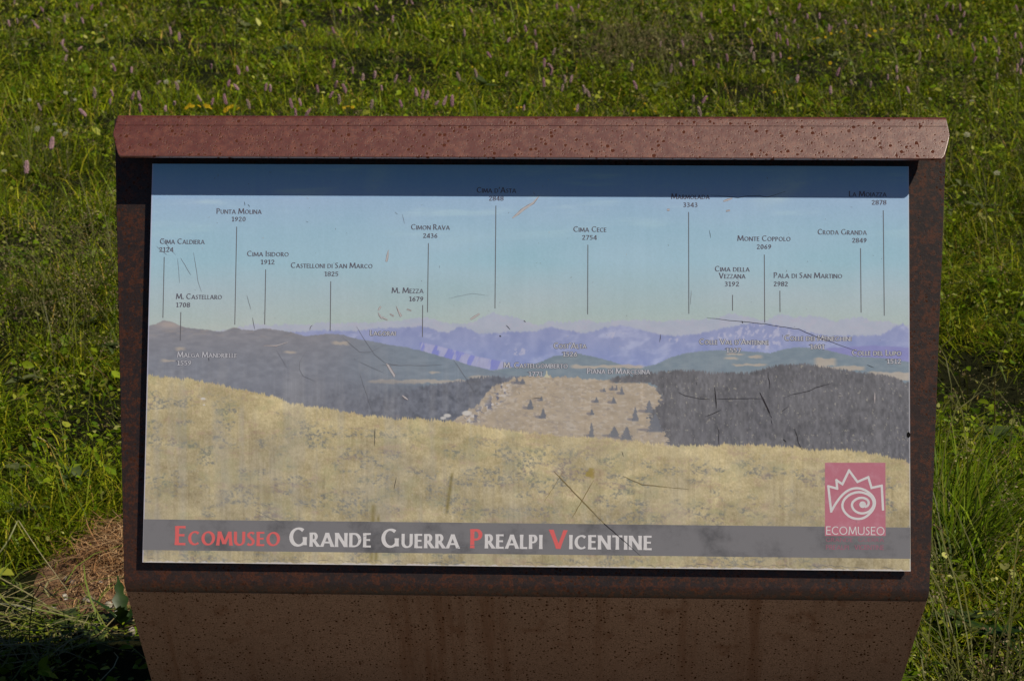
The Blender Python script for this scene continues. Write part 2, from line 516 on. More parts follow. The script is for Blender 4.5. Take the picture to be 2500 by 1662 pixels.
# ---- the printed panorama, painted on a fine grid (coordinates as measured on the photograph)
KLIT = np.array([0.80, 0.745, 0.62])                                                # how bright a white print of albedo 1 comes out in the sun
def paint():
    NX, NY = 1260, 664
    u = np.linspace(-BW / 2, BW / 2, NX); v = np.linspace(BH / 2, -BH / 2, NY)
    U, Vv = np.meshgrid(u, v)
    # photo coordinates of every grid point (through the board's pose)
    Rm = np.array(CAM.transposed() @ BR); tt = np.array(CAM.transposed() @ (BT - Vector((0, 0, CAM_Z))))
    Q = U[..., None] * Rm[:, 0] + Vv[..., None] * Rm[:, 1] + tt
    X = 1250 + FPX * Q[..., 0] / -Q[..., 2]
    Y = 831 - FPX * Q[..., 1] / -Q[..., 2]
    # --- sky; top stops painted bluer to tint the strip in the hood's shadow
    stops = [395, 455, 490, 560, 640, 720, 800]
    cols = np.array([[112, 164, 214], [132, 170, 206], [148, 173, 193], [149, 178, 191], [152, 181, 190], [160, 178, 179], [168, 178, 169]], float)
    C = np.stack([np.interp(Y, stops, cols[:, k]) for k in range(3)], -1)
    n1 = fbm(X / 260, Y / 90, 21, 4); n2 = fbm(X / 14, Y / 240, 31, 3); n3 = fbm(X / 3.2, Y / 3.2, 41, 2)
    C += ((n1 - 0.5) * np.array([18, 7, 3])[:, None, None].T.reshape(1, 1, 3).repeat(1, 0) if False else (n1 - 0.5)[..., None] * np.array([15, 6, 8]))
    C += (n2 - 0.5)[..., None] * np.array([4, 4, 4]) + (n3 - 0.5)[..., None] * 7
    cl = fbm(X / 180 + Y / 160, Y / 26, 51, 4)
    C += (sstep(0.55, 0.8, cl) * sstep(640, 460, Y))[..., None] * np.array([14, 12, 5])
    # the two pale wisps at the top
    for (x0, y0, x1, y1, w) in ((1850, 490, 1975, 405, 26), (905, 470, 935, 400, 22), (1890, 485, 1970, 440, 16)):
        d = np.abs((X - x0) * (y1 - y0) - (Y - y0) * (x1 - x0)) / math.hypot(x1 - x0, y1 - y0)
        t = ((X - x0) * (x1 - x0) + (Y - y0) * (y1 - y0)) / ((x1 - x0) ** 2 + (y1 - y0) ** 2)
        f = np.exp(-(d / w) ** 2) * sstep(-0.2, 0.2, t) * sstep(1.2, 0.7, t) * (0.5 + fbm(X / 20, Y / 8, 61, 3))
        C += (f * 0.8)[..., None] * np.array([13, 10, 0])

    def ridge(pts):
        p = np.array(pts, float)
        return np.interp(X, p[:, 0], p[:, 1])
    def over(mask, col):
        nonlocal C
        C = C * (1 - mask[..., None]) + np.asarray(col) * mask[..., None]
    def below(pts, jit=1.0, jx=5.0, seed=0, soft=1.2):
        r = ridge(pts) + (fbm(X / jx, X * 0 + seed, 70 + seed, 3) - 0.5) * 2 * jit
        return sstep(-soft, soft, Y - r)
    def flat(rgb, var=(6, 6, 6), sx=40, sy=14, seed=1, octv=5):
        n = fbm(X / sx, Y / sy, 90 + seed, octv) - 0.5
        return np.array(rgb, float) + n[..., None] * 2 * np.array(var, float)

    L1 = [(347, 812), (560, 806), (586, 798), (622, 791), (650, 795), (688, 792), (721, 792), (757, 792), (796, 787), (826, 789), (859, 787), (898, 788), (936, 785), (975, 783), (1040, 774), (1073, 785), (1117, 791), (1137, 791), (1164, 783), (1183, 772), (1208, 763), (1233, 770), (1269, 778), (1296, 789), (1313, 795), (1343, 784), (1376, 787), (1412, 783), (1440, 780), (1459, 788), (1495, 784), (1562, 781), (1619, 785), (1657, 780), (1708, 780), (1752, 776), (1778, 767), (1794, 765), (1816, 772), (1838, 776), (1867, 784), (1895, 770), (1911, 768), (1937, 775), (1975, 771), (2007, 774), (2039, 784), (2070, 779), (2102, 771), (2128, 784), (2166, 784), (2185, 790), (2223, 795)]
    c1 = flat((165, 163, 186), (12, 8, 6), 26, 18, 2)
    over(below(L1, 4.5, 5, 1, 2.5) * 0.58, c1)
    over(sstep(0.5, 0.75, fbm(X / 14, Y / 9, 131, 4)) * below(L1, 2, 7, 1, 4) * 0.25 * sstep(830, 790, Y), (178, 168, 178))
    L2 = [(347, 830), (700, 812), (743, 810), (782, 806), (826, 807), (870, 808), (909, 802), (985, 799), (1035, 797), (1068, 808), (1095, 811), (1123, 796), (1145, 802), (1167, 813), (1200, 814), (1241, 810), (1288, 810), (1321, 806), (1343, 797), (1371, 805), (1398, 808), (1426, 814), (1454, 807), (1481, 799), (1514, 794), (1547, 800), (1555, 802), (1594, 813), (1622, 819), (1663, 819), (1708, 814), (1752, 805), (1800, 794), (1832, 789), (1880, 791), (1911, 797), (1950, 803), (1991, 815), (2026, 821), (2070, 820), (2121, 819), (2153, 817), (2182, 799), (2204, 791), (2223, 805)]
    c2 = flat((134, 140, 175), (16, 14, 9), 20, 24, 3)
    c2 = c2 + (sstep(0.55, 0.8, fbm(X / 34 + Y / 60, Y / 20, 141, 4)))[..., None] * np.array([22, 20, 12])
    c2 = c2 + sstep(800, 900, Y)[..., None] * np.array([-8, -2, 8])
    over(below(L2, 3.6, 5, 2, 3.0) * 0.84, c2)
    # pale rock faces on the blue mountains
    rk = fbm(X / 7 + Y / 22, Y / 9, 151, 4)
    for (cx, cy, rx, ry) in ((1862, 812, 85, 22), (1508, 818, 26, 10), (1645, 830, 14, 8), (1770, 825, 40, 14), (1865, 840, 50, 14), (1265, 858, 24, 10)):
        f = np.exp(-((X - cx) / rx) ** 2 - ((Y - cy) / ry) ** 2)
        over(sstep(0.52, 0.62, rk) * sstep(0.25, 0.6, f) * 0.7, (178, 176, 190))
    # the striped cliff
    yl = np.interp(X, [1025, 1070, 1115, 1165, 1235], [852, 868, 880, 890, 902]); yu = np.interp(X, [1030, 1065, 1115, 1165, 1235], [836, 843, 856, 870, 884])
    band = sstep(-2, 2, Y - yu) * sstep(2, -2, Y - yl - 6) * sstep(1022, 1030, X) * sstep(1236, 1226, X)
    gaps = sstep(0.40, 0.52, fbm((X - 0.45 * (900 - Y)) / 10, Y / 40, 161, 4))
    over(band * 0.6, (116, 118, 190)); over(band * gaps * 0.6, flat((180, 178, 186), (14, 14, 10), 5, 14, 9))
    L2b = [(347, 990), (1900, 900), (1990, 858), (2026, 849), (2090, 846), (2134, 843), (2223, 849)]
    over(below(L2b, 1.2, 8, 4, 2) * sstep(1950, 2020, X) * 0.75, flat((130, 127, 174), (8, 8, 6), 30, 12, 5))
    # teal wooded hills on the right and in the middle
    LT = [(347, 1000), (1150, 960), (1200, 904), (1230, 899), (1288, 893), (1324, 882), (1352, 869), (1385, 865), (1415, 863), (1454, 872), (1495, 882), (1528, 895), (1564, 897), (1600, 890), (1635, 873), (1673, 862), (1727, 856), (1784, 854), (1848, 859), (1880, 862), (1911, 853), (1943, 848), (1981, 848), (2026, 856), (2070, 867), (2096, 871), (2150, 873), (2223, 884)]
    ct = flat((117, 130, 138), (13, 11, 8), 22, 9, 6)
    over(below(LT, 1.6, 3, 5, 1.5), ct)
    tanc = flat((177, 162, 143), (8, 8, 8), 30, 6, 7)
    tw = lambda a, b, xa, xb, s: sstep(-1.5, 1.5, Y - (a + (fbm(X / 16, X * 0 + s, 171, 3) - .5) * 7)) * sstep(1.5, -1.5, Y - (b + (fbm(X / 12, X * 0 + s, 181, 3) - .5) * 7)) * sstep(xa - 8, xa + 8, X) * sstep(xb + 8, xb - 8, X)
    for a, b, xa, xb, s in ((891, 899, 1395, 1570, 1), (942, 950, 1180, 1250, 2), (888, 893, 1790, 1870, 4), (872, 878, 1770, 1800, 5), (874, 893, 1990, 2040, 6), (894, 904, 1975, 2110, 7), (908, 930, 2120, 2223, 8), (868, 873, 1825, 1860, 9), (862, 867, 1775, 1815, 13)):
        over(tw(a, b, xa, xb, s) * 0.8, tanc)
    # left hills
    L3 = [(347, 799), (360, 796), (382, 791), (397, 782), (410, 783), (421, 787), (437, 794), (451, 799), (479, 802), (506, 805), (537, 810), (550, 807), (572, 799), (594, 805), (619, 806), (644, 801), (683, 806), (716, 812), (743, 820), (771, 818), (807, 814), (840, 818), (870, 827), (903, 832), (942, 840), (985, 846), (1035, 858), (1095, 875), (1145, 890), (1192, 902), (1206, 906), (1290, 925), (2223, 1200)]
    t = sstep(790, 900, Y)[..., None]; tx = sstep(760, 1050, X)[..., None]
    c3 = flat((130, 128, 131), (15, 14, 13), 22, 8, 8) * (1 - t) + flat((119, 121, 128), (13, 13, 13), 16, 9, 10) * t
    c3 = c3 * (1 - tx) + flat((116, 127, 137), (11, 11, 11), 24, 8, 11) * tx
    over(below(L3, 1.6, 5, 6, 1.4), c3)
    over(below(L3, 1, 5, 6, 1.4) * np.exp(-((X - 415) / 32) ** 2 - ((Y - 792) / 10) ** 2) * 0.7, (176, 160, 148))
    over(below(L3, 1, 5, 6, 2) * sstep(0.55, 0.7, fbm(X / 20, Y / 5, 191, 4)) * sstep(835, 800, Y) * 0.35, (160, 146, 134))
    for a, b, xa, xb, s in ((834, 842, 812, 850, 20), (857, 862, 695, 722, 21), (847, 854, 430, 450, 22), (878, 882, 395, 430, 23), (927, 935, 900, 1165, 24), (917, 924, 1145, 1200, 25), (907, 912, 1048, 1072, 26)):
        over(tw(a, b, xa, xb, s) * 0.7, tanc)
    # dark spruce forest (left part)
    tree = lambda w, s: np.abs(((X / w + fbm(X / 17, X * 0, 201 + s, 3) * 7) % 1) - 0.5) * 2 * (1 + 10 * fbm(X / (w * 1.6), X * 0 + 3, 211 + s, 3))
    LF = [(347, 1100), (360, 985), (560, 950), (700, 950), (800, 945), (930, 940), (985, 944), (1060, 940), (1101, 934), (1139, 926), (1172, 921), (1206, 919), (1252, 920), (1300, 922), (1330, 960), (2223, 1300)]
    soft = 2 + 46 * sstep(1060, 940, X)
    f = sstep(-1, 1, (Y - ridge(LF) + 4 - tree(8, 1)) / soft); f = f * (0.35 + 0.65 * sstep(560, 1010, X + (Y - 950) * 1.2))
    cf = flat((101, 103, 111), (20, 20, 21), 7, 9, 12, 5) + (sstep(0.5, 0.7, fbm(X / 22, Y / 16, 293, 4)) * -14)[..., None]
    over(f * 0.92, cf)
    over(f * sstep(1000, 900, X) * 0.25, (124, 124, 128))
    # sunlit rocky hill in the middle
    hx = [1090, 1117, 1150, 1170, 1194, 1201, 1228, 1255, 1280, 1335, 1393, 1470, 1509, 1580, 1600, 1616, 1670]
    hy = [1040, 1020, 996, 984, 956, 941, 935, 924, 920, 918, 921, 926, 932, 933, 944, 968, 1000]
    rx_ = np.interp(Y, [930, 945, 968, 985, 1000, 1024, 1043, 1066, 1090], [1590, 1605, 1618, 1604, 1590, 1580, 1600, 1625, 1640])
    rx_ = rx_ + (fbm(X * 0 + 2, Y / 5, 221, 3) - 0.5) * 30 + (fbm(X / 6, Y / 4, 225, 3) - 0.5) * 24
    hm = sstep(-1.5, 1.5, Y - np.interp(X, hx, hy, left=1200, right=1200) - (fbm(X / 6, Y / 40, 231, 3) - .5) * 14) * sstep(2, -2, X - rx_)
    ch = flat((164, 148, 126), (16, 15, 13), 22, 12, 13)
    over(hm, ch)
    rocks = sstep(0.56, 0.66, fbm(X / 9, Y / 4.5, 241, 5))
    over(hm * rocks * 0.4, (192, 182, 168))
    over(hm * sstep(0.62, 0.72, fbm(X / 9, Y / 4, 251, 5)) * 0.5, (135, 125, 120))
    edge = np.exp(-((X - np.interp(Y, [935, 960, 985, 1020], [1232, 1222, 1205, 1150])) / 20) ** 2) * sstep(930, 940, Y) * sstep(1045, 1020, Y)
    over(hm * sstep(0.5, 0.56, fbm(X / 8 + 5, Y / 7, 261, 4)) * edge * 0.9, (196, 188, 180))
    over(hm * sstep(0.58, 0.62, fbm(X / 9 + 50, Y / 7, 262, 4)) * edge * 0.9, (95, 97, 112))
    # forest on the right
    LR = [(1440, 935), (1470, 928), (1500, 922), (1535, 916), (1580, 913), (1590, 910), (1651, 905), (1695, 905), (1737, 910), (1784, 911), (1832, 910), (1864, 900), (1905, 891), (1969, 889), (2007, 895), (2055, 902), (2102, 910), (2134, 913), (2182, 921), (2223, 937)]
    fr_ = sstep(-2, 2, Y - np.interp(X, [p[0] for p in LR], [p[1] for p in LR], left=1300) + 4 - tree(7, 2))
    lobe = sstep(937, 931, Y) * sstep(1480, 1500, X)
    fr_ = fr_ * np.maximum(sstep(-2, 2, X - rx_), lobe)
    over(fr_ * 0.96, flat((97, 95, 97), (21, 20, 20), 5, 10, 14, 5) + (n2 - 0.5)[..., None] * 9 - (sstep(0.5, 0.7, fbm(X / 40, Y / 30, 294, 3)) * 8)[..., None])
    over(fr_ * sstep(0.74, 0.80, fbm(X / 4, Y / 6, 271, 3)) * 0.55, (168, 160, 140))
    # little trees on the hill, each with its shadow to the left
    for tx_, ty, hh, ww in ((1295, 998, 24, 9), (1326, 1020, 25, 9), (1551, 1026, 34, 9), (1444, 1066, 36, 8), (1500, 1066, 26, 14), (1530, 1072, 32, 15), (1518, 962, 20, 6), (1495, 952, 12, 4), (1505, 952, 13, 4), (1262, 936, 14, 7), (1276, 937, 14, 8), (1456, 982, 14, 6), (1498, 984, 16, 7), (1445, 1012, 14, 6), (1585, 1006, 30, 12), (1475, 956, 10, 5), (1322, 978, 12, 5), (1600, 1052, 44, 20), (1100, 1030, 12, 6), (985, 1018, 26, 10)):
        g = (ty - Y) / hh
        edge_ = ww * np.clip(1 - g, 0, 1) ** 0.8 * (0.35 + 1.1 * fbm(X / 2.6, Y / 2.6, 281, 2))
        m_ = sstep(1, -1, np.abs(X - tx_) - edge_) * sstep(-0.12, 0.02, g) * sstep(1.05, 0.9, g)
        sh = np.exp(-((X - tx_ + ww * 1.1) / (ww * 1.3)) ** 2 - ((Y - ty + 2 - (X - tx_) * .05) / 4.0) ** 2)
        over(sstep(0.3, 0.6, sh) * 0.7, (112, 108, 112)); over(m_ * 0.92, (98, 101, 108))
    # cairn and cross on the summit
    over(sstep(1, 0, np.abs(X - 1335) / (1 + 4 * np.clip((Y - 912) / 9, 0, 1)) - 1) * sstep(903, 907, Y) * sstep(923, 920, Y) * 0.9, (190, 182, 150))
    # the dry grass slope in front
    LG = [(347, 915), (359, 916), (380, 918), (426, 922), (484, 929), (528, 937), (572, 947), (622, 956), (661, 967), (716, 984), (771, 992), (812, 998), (854, 1006), (895, 1013), (950, 1019), (985, 1021), (1068, 1025), (1123, 1031), (1178, 1039), (1233, 1049), (1316, 1058), (1398, 1066), (1467, 1069), (1550, 1077), (1625, 1086), (1689, 1088), (1753, 1085), (1816, 1083), (1896, 1089), (1975, 1096), (2039, 1097), (2102, 1102), (2150, 1110), (2198, 1123), (2223, 1129)]
    r = ridge(LG) + (fbm(X / 1.9, Y / 30, 301, 2) - 0.5) * 12 + (fbm(X / 12, X * 0, 305, 2) - 0.5) * 8
    gmask = sstep(-2.2, 2.2, Y - r)
    dist = np.clip((Y - ridge(LG)) / 200, 0, 1)
    cg = np.array([185, 167, 122.]) * (1 - dist[..., None]) + np.array([165, 150, 113.]) * dist[..., None]
    a1 = fbm(X / 110, Y / 55, 311, 4); a2 = fbm(X / 30, Y / 22, 321, 4); a3 = fbm(X / 3.2, Y / 6, 331, 3); a4 = fbm(X / 7, Y / 5, 341, 4)
    cg = cg + (a1 - 0.5)[..., None] * np.array([52, 48, 36]) + (a2 - 0.5)[..., None] * np.array([36, 35, 28]) + (a3 - 0.5)[..., None] * np.array([20, 19, 17])
    cg = cg + (fbm(X / 2.2, Y / 2.8, 333, 2) - 0.5)[..., None] * np.array([30, 29, 27])
    cg = cg + (a4 - 0.5)[..., None] * np.array([20, 20, 20])
    pat = sstep(0.46, 0.64, fbm(X / 46, Y / 24, 351, 4)) * sstep(0.02, 0.3, dist) * sstep(0.38, 0.62, a4) * (0.35 + 0.9 * sstep(0.38, 0.62, fbm(X / 3.5, Y / 3, 353, 3)))
    cg = cg * (1 - 0.65 * pat[..., None]) + np.array([108, 108, 102.]) * 0.65 * pat[..., None]
    red = sstep(0.56, 0.7, fbm(X / 60 + 9, Y / 16, 361, 4)) * sstep(0.45, 0.6, a4)
    cg = cg * (1 - 0.3 * red[..., None]) + np.array([150, 118, 102.]) * 0.3 * red[..., None]
    grn = sstep(0.55, 0.7, fbm(X / 50 + 19, Y / 30, 371, 4)) * a4
    cg = cg * (1 - 0.4 * grn[..., None]) + np.array([132, 134, 92.]) * 0.4 * grn[..., None]
    over(gmask, cg)
    # white stones
    for sx_, sy_, rr in ((496, 973, 6), (498, 988, 3), (1092, 1014, 9), (1082, 1020, 7), (1140, 1008, 12)):
        over(sstep(1.2, 0.8, np.hypot((X - sx_) / rr, (Y - sy_) / (rr * 0.5))) * 0.85, (200, 194, 184))
    over(sstep(770, 900, Y) * 0.07, (168, 164, 160))
    # milky bloom where the varnish has weathered (left and lower part), grime streaks
    bloom = sstep(0.45, 0.75, fbm(X / 150, Y / 120, 381, 4)) * sstep(930, 1250, Y) * 0.25 + 0.35 * sstep(1150, 1280, Y) * sstep(520, 360, X)
    over(bloom, (160, 150, 130))
    haze_ = fbm(X / 16, Y / 260, 383, 4) * 0.6 + fbm(X / 60, Y / 60, 384, 4) * 0.4
    over(sstep(0.40, 0.70, haze_) * sstep(800, 960, Y) * (0.13 + 0.13 * sstep(1500, 900, X)), (156, 152, 148))
    st_ = fbm(X / 7, Y / 150, 391, 4)
    C -= (sstep(0.55, 0.8, st_) * sstep(900, 1200, Y))[..., None] * np.array([10, 10, 8])
    C += (sstep(0.6, 0.85, fbm(X / 5, Y / 120, 395, 3)) * sstep(820, 950, Y))[..., None] * 5
    # olive drip and blotch
    for x0, y0, x1, y1, w, k in ((1104, 1152, 1090, 1255, 4, 0.6), (912, 1230, 906, 1378, 5, 0.45), (924, 1255, 917, 1380, 4, 0.5)):
        xx = x0 + (x1 - x0) * (Y - y0) / (y1 - y0)
        over(np.exp(-((X - xx) / w) ** 2) * sstep(y0 - 5, y0 + 10, Y) * sstep(y1 + 10, y1 - 20, Y) * k * (0.5 + a3), (104, 92, 48))
    over(sstep(1.3, 0.7, np.hypot(X - 1441, Y - 1155) / 11 + (a4 - .5)) * 0.7, (138, 118, 52))
    # worn white line along the lower edge
    yb = np.interp(X, [347, 2223], [1372, 1393.5])
    over(sstep(4, 2, yb - Y + (fbm(X / 10, X * 0, 401, 3) - 0.5) * 6) * 0.8, (196, 188, 184))
    xl_ = np.interp(Y, [400, 1372], [372, 347.5])
    over(sstep(2.6, 1.4, X - xl_) * 0.7, (176, 172, 190))
    over(sstep(2.6, 1.4, np.interp(Y, [406, 1393], [2219, 2223]) - X) * 0.6, (190, 186, 186))
    alb = np.clip(lin(np.clip(C, 0, 255)) / KLIT, 0.0, 0.90)
    i = np.arange(NY - 1)[:, None] * NX + np.arange(NX - 1)[None]
    q = np.stack([i, i + NX, i + NX + 1, i + 1], -1).reshape(-1, 4)
    me = mesh_np('printed_panorama', np.stack([U, Vv, U * 0], -1), q, colors=alb.reshape(-1, 3))
    m = NT('printed_vinyl')
    a = m.n('ShaderNodeVertexColor'); a.layer_name = 'tint'
    m.l(a.outputs['Color'], m.p.inputs['Base Color'])
    m.l(m.ramp(m.noise(m.obj(), 6, 4), 0.3, 0.7, 0.42, 0.6), m.p.inputs['Roughness'])
    m.p.inputs['Specular IOR Level'].default_value = 0.25
    place(link('printed_panorama', me, m.m), board)
paint()

# ---- lettering: pen-stroked humanist capitals with thick stems and thin bars
def arc(cx, cy, rx, ry, a0, a1, n=18):
    return [(cx + rx * math.cos(RAD(a0 + (a1 - a0) * i / n)), cy + ry * math.sin(RAD(a0 + (a1 - a0) * i / n))) for i in range(n + 1)]
def glyph(ch, a, b):
    B, T = b, 1 - b
    x0 = a
    if ch == 'A': return .82, [[(.40, .98), (.07, 0)], [(.40, 1), (.75, 0)], [(.19, .31), (.62, .31)]]
    if ch == 'B': return .60, [[(x0, 0), (x0, 1)], [(x0, T), (.28, T)] + arc(.28, .5 * (T + .53), .20, .5 * (T - .53), 90, -90)[1:] + [(x0, .53)], [(.28, .53)] + arc(.29, .5 * (B + .53), .24, .5 * (.53 - B), 90, -90)[1:] + [(x0, B)]]
    if ch == 'C': return .74, [arc(.44, .5, .44 - a, .5 - b, 48, 312, 26)]
    if ch == 'D': return .78, [[(x0, 0), (x0, 1)], [(x0, T), (.32, T)] + arc(.32, .5, .46 - a, .5 - b, 90, -90, 22)[1:] + [(x0, B)]]
    if ch == 'E': return .52, [[(x0, 0), (x0, 1)], [(x0, T), (.49, T)], [(x0, .52), (.45, .52)], [(x0, B), (.50, B)]]
    if ch == 'G': return .86, [arc(.44, .5, .44 - a, .5 - b, 50, 322, 26), [(.84 - a, .50), (.84 - a, .08)]]
    if ch == 'H': return .76, [[(x0, 0), (x0, 1)], [(.74 - a, 0), (.74 - a, 1)], [(x0, .53), (.74 - a, .53)]]
    if ch == 'I': return 2 * a, [[(x0, 0), (x0, 1)]]
    if ch == 'L': return .48, [[(x0, 0), (x0, 1)], [(x0, B), (.47, B)]]
    if ch == 'M': return .96, [[(.16, .97), (.07, 0)], [(.16, 1), (.48, .10)], [(.48, .10), (.80, .98)], [(.80, 1), (.90, 0)]]
    if ch == 'N': return .78, [[(a * .8, 0), (a * .8, 1)], [(a * .8, 1), (.74 - a * .6, .02)], [(.76 - a * .8, 0), (.76 - a * .8, 1)]]
    if ch == 'O': return .88, [arc(.44, .5, .44 - a, .5 - b, 90, 450, 34)]
    if ch == 'P': return .56, [[(x0, 0), (x0, 1)], [(x0, T), (.27, T)] + arc(.27, .5 * (T + .46), .29 - a, .5 * (T - .46), 90, -90, 16)[1:] + [(x0, .46)]]
    if ch == 'R': return .62, [[(x0, 0), (x0, 1)], [(x0, T), (.26, T)] + arc(.26, .5 * (T + .48), .28 - a, .5 * (T - .48), 90, -90, 16)[1:] + [(x0, .48)], [(.27, .48), (.57, 0)]]
    if ch == 'S': return .50, [[(.43, .86), (.36, .92), (.27, T), (.17, .91), (.105, .82), (.10, .73), (.15, .63), (.25, .54), (.35, .44), (.40, .34), (.39, .22), (.33, .11), (.22, B), (.12, .08), (.05, .15)]]
    if ch == 'T': return .60, [[(.30, 0), (.30, 1)], [(0, T), (.60, T)]]
    if ch == 'U': return .74, [[(x0, 1), (x0, .36)] + arc(.37, .36, .37 - a, .36 - b, 180, 360, 18)[1:] + [(.74 - a, 1)]]
    if ch == 'V': return .76, [[(.06, 1), (.38, .02)], [(.38, 0), (.69, .98)]]
    if ch == 'Z': return .60, [[(.04, T), (.56, T)], [(.53, .95), (.07, .05)], [(.03, B), (.58, B)]]
    if ch == '.': return 2 * a, [[(a, 0), (a, 2 * a)]]
    if ch == "'": return .20, [[(.15, 1.04), (.06, .72)]]
    if ch == ' ': return .24, []
    if ch == '0': return .58, [arc(.29, .5, .29 - a * .9, .5 - b, 90, 450, 26)]
    if ch == '1': return .44, [[(.25, 0), (.25, 1)], [(.06, .84), (.25, .96)], [(.08, B * .8), (.43, B * .8)]]
    if ch == '2': return .56, [[(.07, .74), (.11, .88), (.24, T), (.38, .92), (.44, .76), (.41, .60), (.07, .06)], [(.05, B), (.54, B)]]
    if ch == '3': return .54, [[(.07, .88), (.20, T), (.36, .91), (.41, .76), (.34, .60), (.18, .54)], [(.18, .54), (.37, .49), (.45, .30), (.38, .11), (.22, B), (.06, .10)]]
    if ch == '4': return .60, [[(.43, 0), (.43, 1)], [(.42, .97), (.05, .30)], [(.03, .28), (.58, .28)]]
    if ch == '5': return .54, [[(.14, T), (.50, T)], [(.14, T), (.11, .54), (.26, .60), (.40, .50), (.45, .32), (.38, .12), (.22, B), (.06, .09)]]
    if ch == '6': return .58, [[(.48, .95), (.28, .80), (.13, .55), (.10, .32), (.16, .13), (.29, B), (.42, .13), (.47, .31), (.42, .48), (.29, .57), (.14, .46)]]
    if ch == '7': return .54, [[(.04, T), (.52, T)], [(.48, .94), (.18, 0)]]
    if ch == '8': return .58, [arc(.29, .74, .21, .26 - b, -90, 270, 20), arc(.29, .27, .25 - a * .3, .27 - b, 90, 450, 22)]
    if ch == '9': return .58, [[(.10, .05), (.30, .20), (.45, .45), (.48, .68), (.42, .87), (.29, T), (.16, .87), (.11, .69), (.16, .52), (.29, .43), (.44, .54)]]
    return .3, []

class Ink:
    """collects flat ribbons; every ribbon gets its own hair-thin height so none share a plane"""
    def __init__(s, base, solo=None): s.V = []; s.F = []; s.base = base; s.k = 0; s.solo = solo
    def ribbon(s, pts, half, taper=None, flare=0.0, closed=False, flat=False):
        P = np.array(pts, float); n = len(P)
        if n < 2: return
        if closed is False and np.hypot(*(P[0] - P[-1])) < 1e-9: closed = True
        z = s.base + (s.k % 9) * 6e-6; s.k += 1
        d = np.diff(P, axis=0); L = np.hypot(d[:, 0], d[:, 1]); d = d / np.maximum(L, 1e-12)[:, None]
        T = np.zeros_like(P); T[1:-1] = d[:-1] + d[1:]
        T[0] = d[0] if not closed else d[0] + d[-1]; T[-1] = d[-1] if not closed else d[0] + d[-1]
        T /= np.maximum(np.hypot(T[:, 0], T[:, 1]), 1e-9)[:, None]
        N = np.stack([-T[:, 1], T[:, 0]], 1)
        cum = np.concatenate([[0], np.cumsum(L)]); tt = cum / cum[-1]
        o = len(s.V)
        for i in range(n):
            h = half(N[i]) if callable(half) else half
            if flare: h = h * (1 + flare * abs(2 * tt[i] - 1) ** 2.5)
            if taper is not None: h = h * np.interp(tt[i], np.linspace(0, 1, len(taper)), taper)
            for sg in (-1, 1):
                vx, vy = P[i][0] + sg * N[i][0] * h, P[i][1] + sg * N[i][1] * h
                if flat and i in (0, n - 1) and abs(T[i][1]) > 0.3:   # cut stroke ends level with the line of writing
                    k_ = (P[i][1] - vy) / T[i][1]
                    vx += T[i][0] * k_; vy = P[i][1]
                s.V.append((vx, vy, z))
        for i in range(n - 1):
            s.F.append((o + 2 * i, o + 2 * i + 2, o + 2 * i + 3, o + 2 * i + 1))
    def text(s, txt, x0, x1, ub, H, a, b, small=0.76, grow=0.0, track=0.07, phi=14):
        sp_ = []; x = 0
        for ch in txt:
            k = small if ch.islower() else 1.0
            fat = 1.0 if k == 1.0 else 1.08
            w, st = glyph(ch.upper(), a * fat, b * fat)
            sp_.append((x, k, fat, st)); x += (w + track) * k
        total = x - track
        sx = (x1 - x0) / (total * H)
        c_, s__ = math.cos(RAD(phi)), math.sin(RAD(phi))
        for gx, k, fat, st in sp_:
            ha, hb = a * fat * k * H, b * fat * k * H
            def half(nv):
                p = nv[0] * c_ + nv[1] * s__; q = -nv[0] * s__ + nv[1] * c_
                return math.hypot(ha * p, hb * q) + grow
            for stroke in st:
                pts = [(x0 + (gx + px * k) * H * sx, ub + py * k * H) for px, py in stroke]
                if len(pts) == 2:                        # subdivide straight strokes so they can be waisted
                    (ax, ay), (bx, by) = pts
                    pts = [(ax + (bx - ax) * i / 4, ay + (by - ay) * i / 4) for i in range(5)]
                    s.ribbon(pts, half, flare=0.18, flat=True)
                else:
                    s.ribbon(pts, half)
    def build(s, name, mat, parent):
        return place(link(name, mesh_py(name, s.V, s.F), mat), parent)

def ink_mat(name, srgb, wear=0.35, worn=(150, 150, 152)):
    m = NT(name)
    c0 = tuple(np.clip(lin(srgb) / KLIT, 0, .85)); c1 = tuple(np.clip(lin(worn) / KLIT, 0, .85))
    f = m.noise(m.obj(), 55 if wear < 0.9 else 11, 8, 0.68)
    c = m.mix(m.ramp(f, 0.46, 0.72, 0.0, wear), c0, c1)
    m.l(c, m.p.inputs['Base Color']); m.set(Roughness=0.5); m.p.inputs['Specular IOR Level'].default_value = 0.25
    return m.m

GREY = ink_mat('caption_grey', (88, 83, 91), 0.35, (140, 150, 158))
LINE = ink_mat('leader_grey', (94, 92, 94), 0.25, (130, 140, 140))
PALE = ink_mat('caption_pale', (178, 176, 176), 0.4, (140, 140, 148))
DARK = ink_mat('caption_outline', (82, 80, 88), 0.2)
WHITE = ink_mat('title_white', (196, 190, 184), 0.30, (165, 160, 158))
RED = ink_mat('title_red', (198, 92, 88), 0.30, (170, 100, 98))
BAND = ink_mat('title_band', (112, 109, 108), 1.0, (78, 76, 76))
LOGO = ink_mat('logo_red', (170, 104, 114), 0.8, (178, 122, 130))
FAINT = ink_mat('logo_small_print', (150, 88, 102), 0.5, (120, 112, 116))
CRACK = ink_mat('scratch_dark', (44, 40, 42), 0.3)
THIN = ink_mat('scratch_thin', (112, 112, 114), 0.3)
GASH = ink_mat('scratch_pale', (174, 167, 163), 0.3)
BROWN = ink_mat('scratch_brown', (116, 100, 62), 0.3)

def upx(y, x=1250): return b2(x, y)[1]
